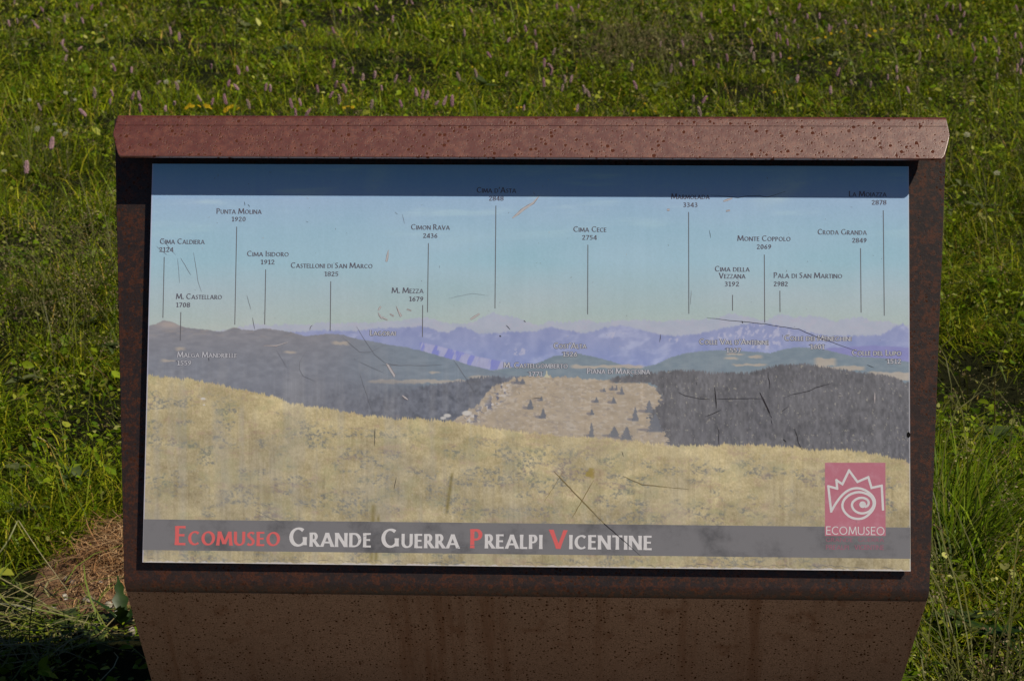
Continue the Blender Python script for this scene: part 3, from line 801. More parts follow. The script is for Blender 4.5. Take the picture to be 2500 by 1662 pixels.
# caption: text lines [(text, x0, x1, baseline)], leader ((x,y),(x,y))
CAPS = [
 ([('Punta Molina', 528.3, 638.5, 522.3), ('1920', 565.5, 600, 540.7)], ((578, 553.7), (573.3, 792.3))),
 ([('Cima Caldiera', 390, 499.4, 595.8), ('2124', 388.6, 423.6, 615.1)], ((401, 627.5), (397.8, 775.8))),
 ([('Cima Isidoro', 602.7, 704.7, 626.1), ('1912', 636.3, 670.5, 645.4)], ((648.7, 657.8), (646.3, 791.8))),
 ([('Castelloni di San Marco', 709.6, 909.2, 654.6), ('1825', 792, 826, 674.4)], ((807.6, 686.7), (806.2, 807.5))),
 ([('M. Castellaro', 429.5, 541.6, 730.3), ('1708', 429.5, 464.2, 749.9)], ((441.6, 762), (440, 831.7))),
 ([('Cimon Rava', 1003.2, 1098, 561), ('2436', 1032.7, 1068.2, 581.2)], ((1046, 593.6), (1043.7, 762.2))),
 ([("Cima d'Asta", 1163.6, 1259.8, 470.9), ('2848', 1193.6, 1229.5, 490.2)], ((1210.7, 502.6), (1208.5, 752.8))),
 ([('Cima Cece', 1399.5, 1480.2, 566.3), ('2754', 1421, 1457.3, 585.6)], ((1435.3, 597.7), (1434.7, 767.2))),
 ([('M. Mezza', 956, 1033.8, 715.6), ('1679', 998.8, 1033.8, 735.5)], ((1032, 744.6), (1031.4, 822.6))),
 ([('Marmolada', 1638.5, 1732.2, 486.4), ('3343', 1667.7, 1703.3, 506)], ((1681.2, 517.8), (1681.8, 765.8))),
 ([('Monte Coppolo', 1800, 1930, 588.6), ('2069', 1847.4, 1883.2, 608.2)], ((1866, 621.7), (1867, 787))),
 ([('Cima della', 1744.9, 1830, 663), ('Vezzana', 1755, 1819.8, 679.8), ('3192', 1769, 1804.7, 699)], ((1788.4, 720), (1788.4, 758.3))),
 ([('Pala di San Martino', 1888.7, 2055.9, 679), ('2982', 1888.7, 1923.7, 698.8)], ((1904, 709.8), (1904.4, 761.6))),
 ([('Croda Granda', 1996, 2116, 573), ('2849', 2080.4, 2116, 592.6)], ((2101, 606), (2102.3, 763))),
 ([('La Moiazza', 2072.4, 2164.2, 480.4), ('2878', 2128, 2164.2, 500)], ((2156.4, 514), (2158.9, 770.6))),
 ([('Lagorai', 903.2, 965.7, 819.3)], None),
 ([('Malga Mandrielle', 432.5, 578, 872.5), ('1559', 432.5, 467.2, 891.5)], None),
 ([("Cost'Alta", 1351.6, 1431.5, 850.5), ('1526', 1374, 1409.5, 870.3)], None),
 ([('M. Castelgomberto', 1229.5, 1386, 898.4), ('1771', 1290.4, 1324.6, 918.5)], None),
 ([('Piana di Marcesina', 1433, 1587, 912.5)], None),
 ([("Colle Val d'Antenne", 1707, 1876.5, 841), ('1557', 1773, 1809, 861)], None),
 ([('Colle dei Meneghini', 1915, 2078.4, 832), ('1601', 1978, 2013, 852)], None),
 ([('Colle del Lupo', 2080, 2200, 867.6), ('1512', 2165, 2200, 887.6)], None),
]
Z_BAND, Z_OUT, Z_TXT = 0.00004, 0.00008, 0.00015
for lines, leader in CAPS:
    pale = leader is None
    tx = Ink(Z_TXT); ot = Ink(Z_OUT)
    for t, xa, xb, yb in lines:
        xm = (xa + xb) / 2
        A = b2(xa, yb); Bp = b2(xb, yb)
        H = (13.6 if not t[0].isdigit() else 11.4) / PXM
        pa, pb = (0.092, 0.052) if not t[0].isdigit() else (0.108, 0.066)
        if pale: pa, pb = pa * 1.0, pb * 1.1
        tx.text(t, A[0], Bp[0], (A[1] + Bp[1]) / 2, H, pa, pb)
        if pale: ot.text(t, A[0], Bp[0], (A[1] + Bp[1]) / 2, H, pa, pb, grow=1.15 / PXM)
    cap = tx.build('caption', PALE if pale else GREY, board)
    if pale:
        ot.build('caption_outline', DARK, board)
    else:
        ln = Ink(Z_TXT)
        p, q = b2(*leader[0]), b2(*leader[1])
        ln.ribbon([p, q], 1.0 / PXM)
        ln.build('leader_line', LINE, board)
# title band
bz = lambda pts, z: [(b2(*p)[0], b2(*p)[1], z) for p in pts]
xb0, xb1 = -BW / 2 + 0.0004, BW / 2 - 0.0004
ub1, ub0 = b2(349, 1266.8)[1], b2(348, 1341.8)[1]
place(link('title_band', mesh_py('title_band', [(xb0, ub0, Z_BAND), (xb1, ub0, Z_BAND), (xb1, ub1, Z_BAND), (xb0, ub1, Z_BAND)], [(0, 1, 2, 3)]), BAND), board)
H = 46 / PXM
def tword(t, xa, xb, yb, mat):
    ink = Ink(Z_TXT)
    A = b2(xa, yb); Bp = b2(xb, yb)
    ink.text(t, A[0], Bp[0], A[1], H, 0.106, 0.055, small=0.74, track=0.085)
    ink.build('title_word' if len(t) > 1 else 'title_initial', mat, board)
tword('Ecomuseo', 426, 683, 1329.5, RED)
tword('Grande', 705, 905, 1333, WHITE)
tword('Guerra', 930, 1120, 1336, WHITE)
tword('P', 1146.8, 1178.5, 1337.4, RED); tword('realpi', 1183, 1323.5, 1337.8, WHITE)
tword('V', 1342, 1384, 1338.8, RED); tword('icentine', 1389, 1590.6, 1339.6, WHITE)

# logo
lz = lambda x, y: b2(1930 + x / 5.057, 1090 + y / 5.057)
Z_LG = 0.00007
lg = [lz(425, 197), lz(1172, 197), lz(1174, 1100), lz(424, 1100)]
logo = place(link('logo', mesh_py('logo', [(x, y, Z_LG) for x, y in lg[::-1]], [(0, 1, 2, 3)]), LOGO), board)
li = Ink(Z_TXT)
hw = 14 / 5.057 / PXM
crown = [(1142, 775), (1126, 480), (1000, 507), (960, 375), (826, 434), (722, 292), (640, 462), (566, 412), (576, 516), (466, 487), (502, 800)]
for p, q in zip(crown[:-1], crown[1:]):
    p_, q_ = np.array(lz(*p)), np.array(lz(*q)); d = (q_ - p_) / np.linalg.norm(q_ - p_)
    li.ribbon([p_ - d * hw * .8, q_ + d * hw * .8], hw)
def smooth(pts, n=8):
    P = np.array(pts, float); out = []
    for i in range(len(P) - 1):
        p0, p1, p2, p3 = P[max(i - 1, 0)], P[i], P[i + 1], P[min(i + 2, len(P) - 1)]
        for k in range(n):
            t = k / n
            out.append(0.5 * ((2 * p1) + (-p0 + p2) * t + (2 * p0 - 5 * p1 + 4 * p2 - p3) * t * t + (-p0 + 3 * p1 - 3 * p2 + p3) * t ** 3))
    out.append(P[-1]); return out
spiral = [(500, 800), (565, 690), (640, 595), (720, 535), (800, 512), (880, 520), (960, 560), (1020, 620), (1042, 690), (1020, 770), (960, 840), (890, 882), (810, 888), (730, 862), (665, 800), (640, 730), (662, 655), (730, 592), (820, 562), (900, 568), (980, 605), (1022, 665), (1022, 730), (985, 785), (930, 815), (860, 820), (795, 790), (760, 735), (770, 682), (825, 640), (890, 630), (945, 652), (965, 690), (950, 728), (915, 742)]
sm = smooth(spiral, 6)
third = len(sm) // 6
for i in range(0, len(sm) - 1, third):
    li.ribbon([lz(*p) for p in sm[i:i + third + 1]], hw)
cx_, cy_ = lz(890, 714)
li.ribbon([(cx_ + 0.0052 * 0.5 * math.cos(RAD(a)) * .99, cy_ + 0.0052 * .5 * math.sin(RAD(a))) for a in range(0, 361, 20)], 0.0026)
p0, p1 = lz(440, 1083), lz(1160, 1083)
li.text('ECOMUSEO', p0[0], p1[0], p0[1], 19.8 / PXM, 0.055, 0.05, track=0.10)
li.build('logo_drawing', WHITE, board)
lf = Ink(Z_TXT)
for t, y, h in (('GRANDE', 1170, 9.5), ('GUERRA', 1170, 9.5), ('PREALPI', 1268, 11), ('VICENTINE', 1268, 11)):
    xa, xb = {'GRANDE': (436, 768), 'GUERRA': (835, 1155), 'PREALPI': (436, 720), 'VICENTINE': (790, 1155)}[t]
    p0, p1 = lz(xa, y), lz(xb, y)
    lf.text(t, p0[0], p1[0], p0[1], h / PXM, 0.07, 0.055, track=0.10)
lf.build('logo_small_print', FAINT, board)

# scratches and cracks in the vinyl
z7 = lambda x, y: b2(1530 + x / 3.1453, 700 + y / 3.1453)
z6 = lambda x, y: b2(930 + x / 3.629, 700 + y / 3.629)
z5 = lambda x, y: b2(330 + x / 3.629, 700 + y / 3.629)
z1 = lambda x, y: b2(250 + x / 3.629, 250 + y / 3.629)
z2 = lambda x, y: b2(850 + x / 3.629, 380 + y / 3.629)
z3 = lambda x, y: b2(1350 + x / 3.629, 380 + y / 3.629)
z8 = lambda x, y: b2(280 + x / 3.629, 1180 + y / 3.629)
z9 = lambda x, y: b2(930 + x / 2.79, 1100 + y / 2.79)
Z_SC = 0.00028
RIM = ink_mat('gash_rim', (120, 100, 92))
ck = Ink(Z_SC, ('scratch', CRACK)); th = Ink(Z_SC, ('scratch', THIN)); gs = Ink(Z_SC, ('peeled_gash', GASH)); br = Ink(Z_SC, ('scratch', BROWN)); rim = Ink(Z_SC - 0.00006, ('gash_rim', RIM))
fl_d = Ink(Z_SC); fl_p = Ink(Z_SC); craze = Ink(Z_SC)
def scr(ink, f, pts, w, taper=(0.35, 1, 0.9, 1, 0.35), jit=0.5):
    P = [np.array(f(*p)) for p in pts]; out = []
    for a, b in zip(P[:-1], P[1:]):
        n = max(2, int(np.linalg.norm(b - a) * PXM / 9))
        for i in range(n):
            q = a + (b - a) * i / n
            if out: q = q + np.array([random.uniform(-jit, jit), random.uniform(-jit, jit)]) / PXM
            out.append(q)
    out.append(P[-1])
    if ink.solo:
        one = Ink(ink.base); one.k = ink.k; ink.k += 1
        one.ribbon(out, w * 0.39 / PXM, taper=taper)
        one.build(ink.solo[0], ink.solo[1], board)
    else:
        ink.ribbon(out, w * 0.39 / PXM, taper=taper)
for pts, w in (([(395, 808), (450, 835), (560, 858), (640, 862)], 1.5), ([(690, 862), (860, 857), (1040, 858)], 1.8), ([(675, 770), (685, 850), (688, 935)], 3.6), ([(600, 998), (660, 975), (725, 945)], 2.8), ([(1022, 810), (1060, 890), (1115, 1005)], 4.6), ([(1108, 1015), (1118, 1055)], 2), ([(1085, 655), (1085, 700), (1095, 720), (1097, 780)], 2.2), ([(1205, 855), (1260, 830), (1400, 800), (1450, 775), (1580, 738)], 1.9), ([(1185, 962), (1240, 920)], 2.2), ([(695, 1075), (710, 1120), (703, 1160), (708, 1210)], 1.7), ([(1290, 1090), (1310, 1150), (1320, 1200), (1345, 1250)], 2.4), ([(1200, 1170), (1225, 1190)], 4), ([(615, 237), (790, 258), (850, 262), (1060, 285), (1180, 305), (1320, 325), (1400, 360), (1500, 400), (1620, 440), (1780, 500)], 1.5), ([(260, 365), (253, 425)], 2), ([(885, 262), (893, 280)], 3), ([(1845, 598), (1900, 620)], 1.5), ([(535, 730), (538, 755)], 1.5)):
    scr(ck, z7, pts, w)
for pts, w in (([(1110, 340), (1145, 378)], 2.2), ([(1340, 990), (1420, 982)], 1.8), ([(640, 640), (740, 790), (840, 945)], 1.3), ([(0, 695), (440, 697), (550, 690)], 1.2), ([(1265, 300), (1282, 312)], 3), ([(1450, 1410), (1520, 1395)], 1.2), ([(2135, 1455), (2150, 1505)], 1.6), ([(1050, 432), (1065, 440)], 5)):
    scr(ck if w > 1.5 else th, z6, pts, w)
for pts, w in (([(1525, 560), (1460, 660), (1455, 730), (1490, 790), (1600, 840)], 1.1), ([(1960, 350), (2020, 450), (2120, 600), (2240, 690)], 1.1), ([(1830, 440), (1990, 580), (2080, 580), (2200, 520)], 1.0), ([(1990, 770), (2110, 1130)], 1.0), ([(1250, 560), (1350, 720)], 0.8), ([(990, 75), (1025, 200)], 1.2), ([(1040, 270), (1060, 375)], 1.5), ([(2240, 680), (2359, 700)], 1.2), ([(1980, 660), (2200, 760)], 0.9), ([(2125, 1250), (2120, 1410)], 1.6), ([(650, 625), (655, 660)], 2), ([(1548, 385), (1555, 350), (1572, 340)], 1.6)):
    scr(th if w < 1.5 else ck, z5, pts, w)
for f, pts, w in ((z1, [(808, 1330), (850, 1590), (880, 1680)], 1.25), (z1, [(692, 1375), (785, 1530)], 1.2), (z1, [(668, 1382), (685, 1600)], 1.1), (z1, [(520, 1200), (650, 1350)], 1.0), (z1, [(480, 1275), (575, 1352)], 1.2), (z1, [(1258, 880), (1265, 915)], 1.5), (z1, [(1290, 905), (1305, 925)], 1.8), (z2, [(480, 520), (500, 605)], 1.2), (z2, [(415, 500), (440, 522)], 1.2), (z3, [(1385, 660), (1397, 730)], 1.4), (z3, [(1225, 1190), (1220, 1320)], 1.2), (z3, [(1395, 350), (1640, 375), (1700, 360), (1830, 355), (1900, 370), (2060, 318)], 1.4), (z2, [(890, 1265), (1100, 1220), (1250, 1240)], 0.6), (z9, [(445, 700), (540, 650), (700, 635)], 1.2), (z9, [(105, 180), (90, 260)], 1.6), (z8, [(1250, 235), (1390, 310), (1520, 355)], 0.9), (z8, [(2110, 530), (2200, 470), (2359, 430)], 1.0)):
    scr(th if w < 1.3 else ck, f, pts, w)
for f, pts, w, tp in ((z2, [(1455, 555), (1560, 470), (1640, 420), (1695, 355)], 7.5, (0.3, 1, 0.9, 0.7, 0.1)), (z2, [(338, 940), (350, 880), (358, 835)], 5.5, (0.8, 1, 0.2)), (z2, [(265, 1370), (290, 1335)], 4.5, (0.5, 1, .8)), (z2, [(265, 1388), (300, 1445)], 4.5, (0.2, 1, .6)), (z2, [(300, 1430), (350, 1455)], 4, (1, .8, .6)), (z2, [(425, 1330), (470, 1425)], 5.5, (0.1, .6, 1)), (z2, [(520, 1360), (560, 1375)], 2, None), (z2, [(370, 1400), (405, 1422)], 2, None), (z2, [(1085, 1450), (1165, 1400)], 5, (0.8, 1, .7)), (z3, [(1510, 405), (1590, 378)], 5, (0.6, 1, .4)), (z3, [(1010, 480), (1035, 480)], 6, (0.6, 1, .6)), (z3, [(1535, 492), (1568, 486)], 3, None), (z6, [(50, 680), (120, 800)], 4.5, (0.7, 1, .6)), (z6, [(190, 962), (240, 1000)], 5, (0.5, 1, .4)), (z5, [(1140, 522), (1250, 522), (1355, 490)], 3, (0.4, 1, .3)), (z7, [(1905, 810), (1905, 895)], 3, (0.3, 1, .3)), (z5, [(2240, 690), (2300, 790)], 4, None)):
    scr(gs, f, pts, w, tp); scr(rim, f, pts, w + 1.8, tp)
for pts, w in (([(1180, 140), (1360, 330), (1520, 495)], 3.4), ([(1450, 200), (1300, 460)], 2.4), ([(1240, 145), (1110, 350)], 1.4), ([(1648, 172), (1775, 228), (1950, 248)], 2.6), ([(1950, 248), (2100, 262)], 1.2)):
    scr(br, z9, pts, w)
scr(ck, z9, [(1520, 495), (1640, 600), (1770, 715)], 2.8, (1, .8, .2))
for x in range(360, 2180, 23):                              # craze lines along the lower edge
    if random.random() < 0.55:
        yb = 1372 + (x - 347) / 1876 * 21.5 - 6
        scr(craze, b2, [(x, yb - random.uniform(0, 5)), (x + 14, yb - random.uniform(0, 7)), (x + random.uniform(20, 36), yb + random.uniform(-2, 3))], random.uniform(0.5, 0.9), jit=2.2)
for i in range(150):                                        # flecks and pin-holes
    x, y = random.uniform(380, 2205), 420 + 880 * random.random() ** 1.7
    a = random.uniform(0, math.pi); L = random.choice((1.5, 2, 2.5, 3, 4, 6)); w = random.uniform(0.6, 1.7)
    scr(random.choice((fl_d, fl_d, fl_p)), b2, [(x, y), (x + L * math.cos(a), y + L * math.sin(a))], w, (0.5, 1, .5))
for nm, ik, mt in (('dark_flecks', fl_d, THIN), ('pale_flecks', fl_p, GASH), ('crazing', craze, THIN)):
    tag(ik.build(nm, mt, board), kind='stuff')
nb = on_board(2218, 1061, (0, 0, 0.0004))
nt = [(nb.x + 0.0026 * math.cos(RAD(a)), nb.y + 0.0045 * math.sin(RAD(a)), 0.0004) for a in range(0, 360, 24)]
place(link('edge_hole', mesh_py('edge_hole', nt, [tuple(range(len(nt)))]), plain('hole_black', (0.008, 0.008, 0.009), 0.9, 0.1)), board)

# ------------------------------------------------------------------ meadow
SOIL_C = on_level(235, 1400)
def soil_mask(x, y):
    d = np.hypot((x - SOIL_C.x - 0.055) / 0.115, (y - SOIL_C.y) / 0.34) + (fbm(x * 9 + 7, y * 9 + 7, 501, 3) - 0.5) * 0.7
    return d
SIGN_Y = BT.y
def scatter(dens, seed, side=1.1, ymax=34):
    """random ground points, denser near the viewer"""
    r = np.random.default_rng(seed)
    xs, ys = [], []
    for y0, y1, rho in dens:
        if y0 >= ymax: break
        w = 0.24 * y1 + side
        n = int(2 * w * (y1 - y0) * rho)
        xs.append(r.uniform(-w, w, n)); ys.append(r.uniform(y0, y1, n))
    x = np.concatenate(xs); y = np.concatenate(ys)
    # nothing grows through the steel foot
    foot_c = (BI @ Vector((0, 0, 0)))
    inside = (np.abs(x) < 0.62) & (y > SIGN_Y - 0.02) & (y < SIGN_Y + 0.38)
    return x[~inside], y[~inside]

def grass_mesh(name, x, y, h, w, az, lean, curl, col, tipcol, base_sink=0.01):
    n = len(x)
    z = ground_h(x, y) - base_sink
    dx, dy = np.cos(az), np.sin(az)
    px_, py_ = -dy, dx
    tw = RNG.uniform(-0.6, 0.6, n)
    wx, wy = px_ * np.cos(tw) + dx * np.sin(tw), py_ * np.cos(tw) + dy * np.sin(tw)
    lv = np.array([0, 0.36, 0.70, 1.0]); ww = np.array([0.75, 1.0, 0.72, 0.0])
    V = np.zeros((n, 7, 3)); CC = np.zeros((n, 7, 3))
    k = 0
    for i, t in enumerate(lv):
        ang = lean + curl * t
        hz = h * t * np.cos(ang); hh = h * t * np.sin(ang)
        cx, cy, cz = x + dx * hh, y + dy * hh, z + np.maximum(hz, -0.0) 
        c = col * (1 - t) + tipcol * t
        if i < 3:
            o = w * ww[i] / 2
            V[:, k] = np.stack([cx - wx * o, cy - wy * o, cz], 1); V[:, k + 1] = np.stack([cx + wx * o, cy + wy * o, cz], 1)
            CC[:, k] = c; CC[:, k + 1] = c; k += 2
        else:
            V[:, k] = np.stack([cx, cy, cz], 1); CC[:, k] = c
    b = np.arange(n)[:, None] * 7
    q = np.concatenate([b + np.array([[0, 1, 3, 2]]), b + np.array([[2, 3, 5, 4]])])
    t = b + np.array([[4, 5, 6]])
    return mesh_np(name, V, q, t, CC.reshape(-1, 3), smooth=True)

DENS = [(3.35, 4.2, 8500), (4.2, 5.5, 8500), (5.5, 7.5, 5600), (7.5, 10, 3200), (10, 14, 1900), (14, 20, 1050), (20, 34, 400)]
LEAF_M = foliage('meadow_leaf', trans=0.28, rough=0.42, spec=0.12)
def colmix(n, pal, wts, jitter=0.22):
    pal = np.array(pal); idx = RNG.choice(len(pal), n, p=np.array(wts) / sum(wts))
    return pal[idx] * (1 + RNG.normal(0, jitter, (n, 1))).clip(0.45, 1.7)

# grass blades
HOLLOWS = [on_level(*q) for q in ((1500, 150), (1590, 130), (900, 45), (1010, 30), (2020, 190), (1760, 190), (2470, 960), (120, 620), (230, 1010))]
def hollow(x, y):                                          # gaps where the growth is thin and the dark ground shows
    h = np.ones_like(x)
    for q in HOLLOWS:
        h = np.minimum(h, 0.18 + 0.82 * sstep(0.5, 1.3, np.hypot((x - q.x) / (0.035 * q.y), (y - q.y) / (0.055 * q.y))))
    c = fbm(x * 4.2 + 11, y * 3.0 + 11, 651, 3)
    return h * (0.14 + 0.86 * sstep(0.38, 0.56, c))
x, y = scatter([(a, b, r * 1.25) for a, b, r in DENS], 61)
k0 = RNG.random(len(x)) < hollow(x, y)
x, y = x[k0], y[k0]
keep = (soil_mask(x, y) > 1.0) | (RNG.random(len(x)) < 0.06)
x, y = x[keep], y[keep]
n = len(x)
lush = 0.5 * fbm(x * 1.1 + 3, y * 0.9 + 5, 601, 4) + 0.5 * sstep(0.3, 0.7, fbm(x * 3.4 + 3, y * 2.6 + 5, 603, 3))
far = sstep(6, 22, y)
def low(x, y):                                             # grass is trodden short round the sign's foot
    return 0.22 + 0.78 * sstep(0.0, 0.9, y - 3.95 + 0.5 * (x > 0))
hgt = (0.06 + 0.20 * lush ** 1.2) * RNG.uniform(0.55, 1.45, n) * low(x, y) * (0.55 + 0.45 * hollow(x, y))
wid = RNG.uniform(0.0018, 0.0042, n) * (1 + 1.7 * far)
col = colmix(n, [(0.126, 0.196, 0.005), (0.196, 0.250, 0.007), (0.058, 0.106, 0.003), (0.300, 0.305, 0.020), (0.330, 0.235, 0.060)], [5, 4.5, 3.5, 2.2, 0.6], 0.34)
col *= (0.55 + 0.95 * fbm(x * 0.8, y * 0.6, 611, 3))[:, None]
tip = col * np.array([1.25, 1.15, 1.0]) + RNG.random((n, 1)) ** 4 * np.array([0.06, 0.05, 0.02])
g = link('meadow_grass', grass_mesh('meadow_grass', x, y, hgt, wid, RNG.uniform(0, 6.283, n), RNG.uniform(0.05, 0.85, n), RNG.uniform(0.2, 1.5, n), col, tip), LEAF_M)
tag(g, 'thick green meadow grass around and behind the sign', 'grass', kind='stuff')

# herb leaves
def leaf_mesh(name, x, y, z, L, W, az, tilt, roll, col):
    n = len(x)
    d = np.stack([np.cos(az) * np.cos(tilt), np.sin(az) * np.cos(tilt), np.sin(tilt)], 1)
    s = np.stack([-np.sin(az), np.cos(az), np.zeros(n)], 1)
    nn = np.cross(d, s)
    s2 = s * np.cos(roll)[:, None] + nn * np.sin(roll)[:, None]
    n2 = np.cross(d, s2)
    p = np.stack([x, y, z], 1)
    Lc, Wc = L[:, None], W[:, None]
    droop = RNG.uniform(-0.05, 0.28, n)[:, None]
    V = np.zeros((n, 8, 3))
    V[:, 0] = p
    V[:, 1] = p + d * Lc * 0.35 - s2 * Wc * 0.5 + n2 * Wc * 0.14
    V[:, 2] = p + d * Lc * 0.35
    V[:, 3] = p + d * Lc * 0.35 + s2 * Wc * 0.5 + n2 * Wc * 0.14
    V[:, 4] = p + d * Lc * 0.72 - s2 * Wc * 0.38 + n2 * (Wc * 0.10 - Lc * droop * 0.4)
    V[:, 5] = p + d * Lc * 0.72 - n2 * Lc * droop * 0.4
    V[:, 6] = p + d * Lc * 0.72 + s2 * Wc * 0.38 + n2 * (Wc * 0.10 - Lc * droop * 0.4)
    V[:, 7] = p + d * Lc - n2 * Lc * droop
    b = np.arange(n)[:, None] * 8
    q = np.concatenate([b + np.array([[1, 2, 5, 4]]), b + np.array([[2, 3, 6, 5]])])
    t = np.concatenate([b + np.array([[0, 2, 1]]), b + np.array([[0, 3, 2]]), b + np.array([[4, 5, 7]]), b + np.array([[5, 6, 7]])])
    return mesh_np(name, V, q, t, np.repeat(col, 8, 0), smooth=True)

x, y = scatter([(a, b, r * 0.6) for a, b, r in DENS], 71)
keep = (soil_mask(x, y) > 1.05)
x, y = x[keep], y[keep]; n = len(x)
patch = fbm(x * 1.6 + 30, y * 1.3 + 30, 621, 4)
keep = RNG.random(n) < (sstep(0.30, 0.62, patch) * 0.9 + 0.12) * (0.3 + 0.7 * hollow(x, y))
x, y, patch = x[keep], y[keep], patch[keep]; n = len(x)
far = sstep(6, 22, y)
z = ground_h(x, y) + RNG.uniform(0.01, 0.15, n) * (0.5 + patch) * low(x, y)
L = RNG.uniform(0.007, 0.022, n) * (1 + RNG.random(n) ** 8 * 1.5) * (1 + 1.1 * far)
W = L * RNG.uniform(0.28, 0.75, n)
col = colmix(n, [(0.118, 0.192, 0.007), (0.178, 0.240, 0.011), (0.058, 0.110, 0.004), (0.300, 0.325, 0.042), (0.380, 0.390, 0.120)], [5, 4.5, 3.5, 2.2, 0.8], 0.34)
h_ = link('meadow_herbs', leaf_mesh('meadow_herbs', x, y, z, L, W, RNG.uniform(0, 6.283, n), RNG.uniform(-0.3, 0.9, n), RNG.normal(0, 0.5, n), col), LEAF_M)
tag(h_, 'small leafy herbs growing among the meadow grass', 'herbs', kind='stuff')

# a tall tuft against the right edge of the plate
def tuft(spots, n, label):
    xs, ys = [], []
    for px, py in spots:
        q = on_level(px, py)
        xs.append(RNG.normal(q.x, 0.035, n)); ys.append(RNG.normal(q.y, 0.07, n))
    x = np.concatenate(xs); y = np.concatenate(ys); m_ = len(x)
    c = colmix(m_, [(0.095, 0.155, 0.006), (0.150, 0.205, 0.010), (0.055, 0.095, 0.004), (0.28, 0.29, 0.05)], [4, 3, 3, 1], 0.3)
    o = link('grass_tuft', grass_mesh('grass_tuft', x, y, RNG.uniform(0.16, 0.42, m_), RNG.uniform(0.0025, 0.0048, m_), RNG.normal(1.4, 0.9, m_), RNG.uniform(0.02, 0.45, m_), RNG.uniform(0.2, 1.1, m_), c, c * 1.25), LEAF_M)
    tag(o, label, 'grass tuft')
tuft(((2300, 1420), (2345, 1400), (2320, 1370)), 170, 'tall bright tuft of long grass blades against the right edge of the steel plate')

# seeding grass: thin stalks with loose brown panicles, and dropped straw
def panicles():
    r = np.random.default_rng(81)
    x, y = scatter([(3.9, 4.6, 60), (4.6, 6.5, 90), (6.5, 10, 60), (10, 16, 34), (16, 30, 12)], 82)
    cl = fbm(x * 0.9 + 60, y * 0.7 + 60, 631, 3)
    k = (r.random(len(x)) < sstep(0.36, 0.66, cl) + 0.1) & (soil_mask(x, y) > 1.3)
    x, y = x[k], y[k]
    ex = []
    for px, py, rx, ry, c in ((170, 640, 120, 80, 170), (1560, 60, 150, 60, 380), (2400, 1500, 130, 110, 110), (2080, 40, 300, 50, 160), (2330, 1180, 60, 90, 30), (250, 560, 60, 60, 50), (90, 300, 90, 60, 40)):
        for i in range(c):
            p = on_level(px + r.normal(0, rx * .5), py + r.normal(0, ry * .5), 0.25)
            ex.append((p.x, p.y))
    ex = np.array(ex); x = np.concatenate([x, ex[:, 0]]); y = np.concatenate([y, ex[:, 1]])
    bad = (np.abs(x) < 0.66) & (y < SIGN_Y + 0.4)
    x, y = x[~bad], y[~bad]
    n = len(x); far = sstep(6, 20, y)
    az = r.uniform(0, 6.283, n); h = r.uniform(0.20, 0.42, n); lean = r.uniform(0.05, 0.5, n); curl = r.uniform(0.2, 0.9, n)
    colS = np.array([0.12, 0.125, 0.040]) * r.uniform(0.7, 1.4, (n, 1))
    V = []; Q = []; T = []; C = []
    z = ground_h(x, y)
    tint = np.array([[0.28, 0.205, 0.115], [0.36, 0.30, 0.17], [0.22, 0.145, 0.105], [0.27, 0.25, 0.12]])
    off = 0
    for i in range(n):
        d = np.array([math.cos(az[i]), math.sin(az[i])]); s = np.array([-d[1], d[0], 0])
        wv = 0.0012 * (1 + far[i] * 1.4)
        pts = []
        for t in (0, .25, .5, .75, 1.0):
            a = lean[i] + curl[i] * t * t
            pts.append(np.array([x[i] + d[0] * h[i] * t * math.sin(a), y[i] + d[1] * h[i] * t * math.sin(a), z[i] + h[i] * t * math.cos(a)]))
        for p in pts:
            V += [p - s * wv, p + s * wv]; C += [colS[i]] * 2
        Q += [(off + 2 * j, off + 2 * j + 1, off + 2 * j + 3, off + 2 * j + 2) for j in range(4)]
        off += 10
        tc = tint[r.integers(4)] * r.uniform(0.7, 1.3)
        ax = (pts[4] - pts[3]); ax /= np.linalg.norm(ax)
        Lp = r.uniform(0.05, 0.12); spread = r.uniform(0.006, 0.028)
        for j in range(16):
            t = r.random(); c0 = pts[4] - ax * Lp * t
            v = r.normal(0, 1, 3); v /= np.linalg.norm(v)
            c1 = c0 + v * spread * (0.3 + t) + ax * 0.01
            u = ax * 0.6 + v * 0.8; u /= np.linalg.norm(u)
            w_ = np.cross(u, r.normal(0, 1, 3)); w_ /= np.linalg.norm(w_)
            ll = r.uniform(0.004, 0.008) * (1 + far[i]); wd = ll * 0.28
            V += [c1 - u * ll * .5, c1 - w_ * wd, c1 + u * ll * .5, c1 + w_ * wd]; C += [tc] * 4
            Q.append((off, off + 1, off + 2, off + 3)); off += 4
    o = link('seeding_grass', mesh_np('seeding_grass', np.array(V), Q, None, np.array(C)), LEAF_M)
    tag(o, 'thin grass stalks with loose brownish seed heads above the meadow', 'grass', kind='stuff')
panicles()

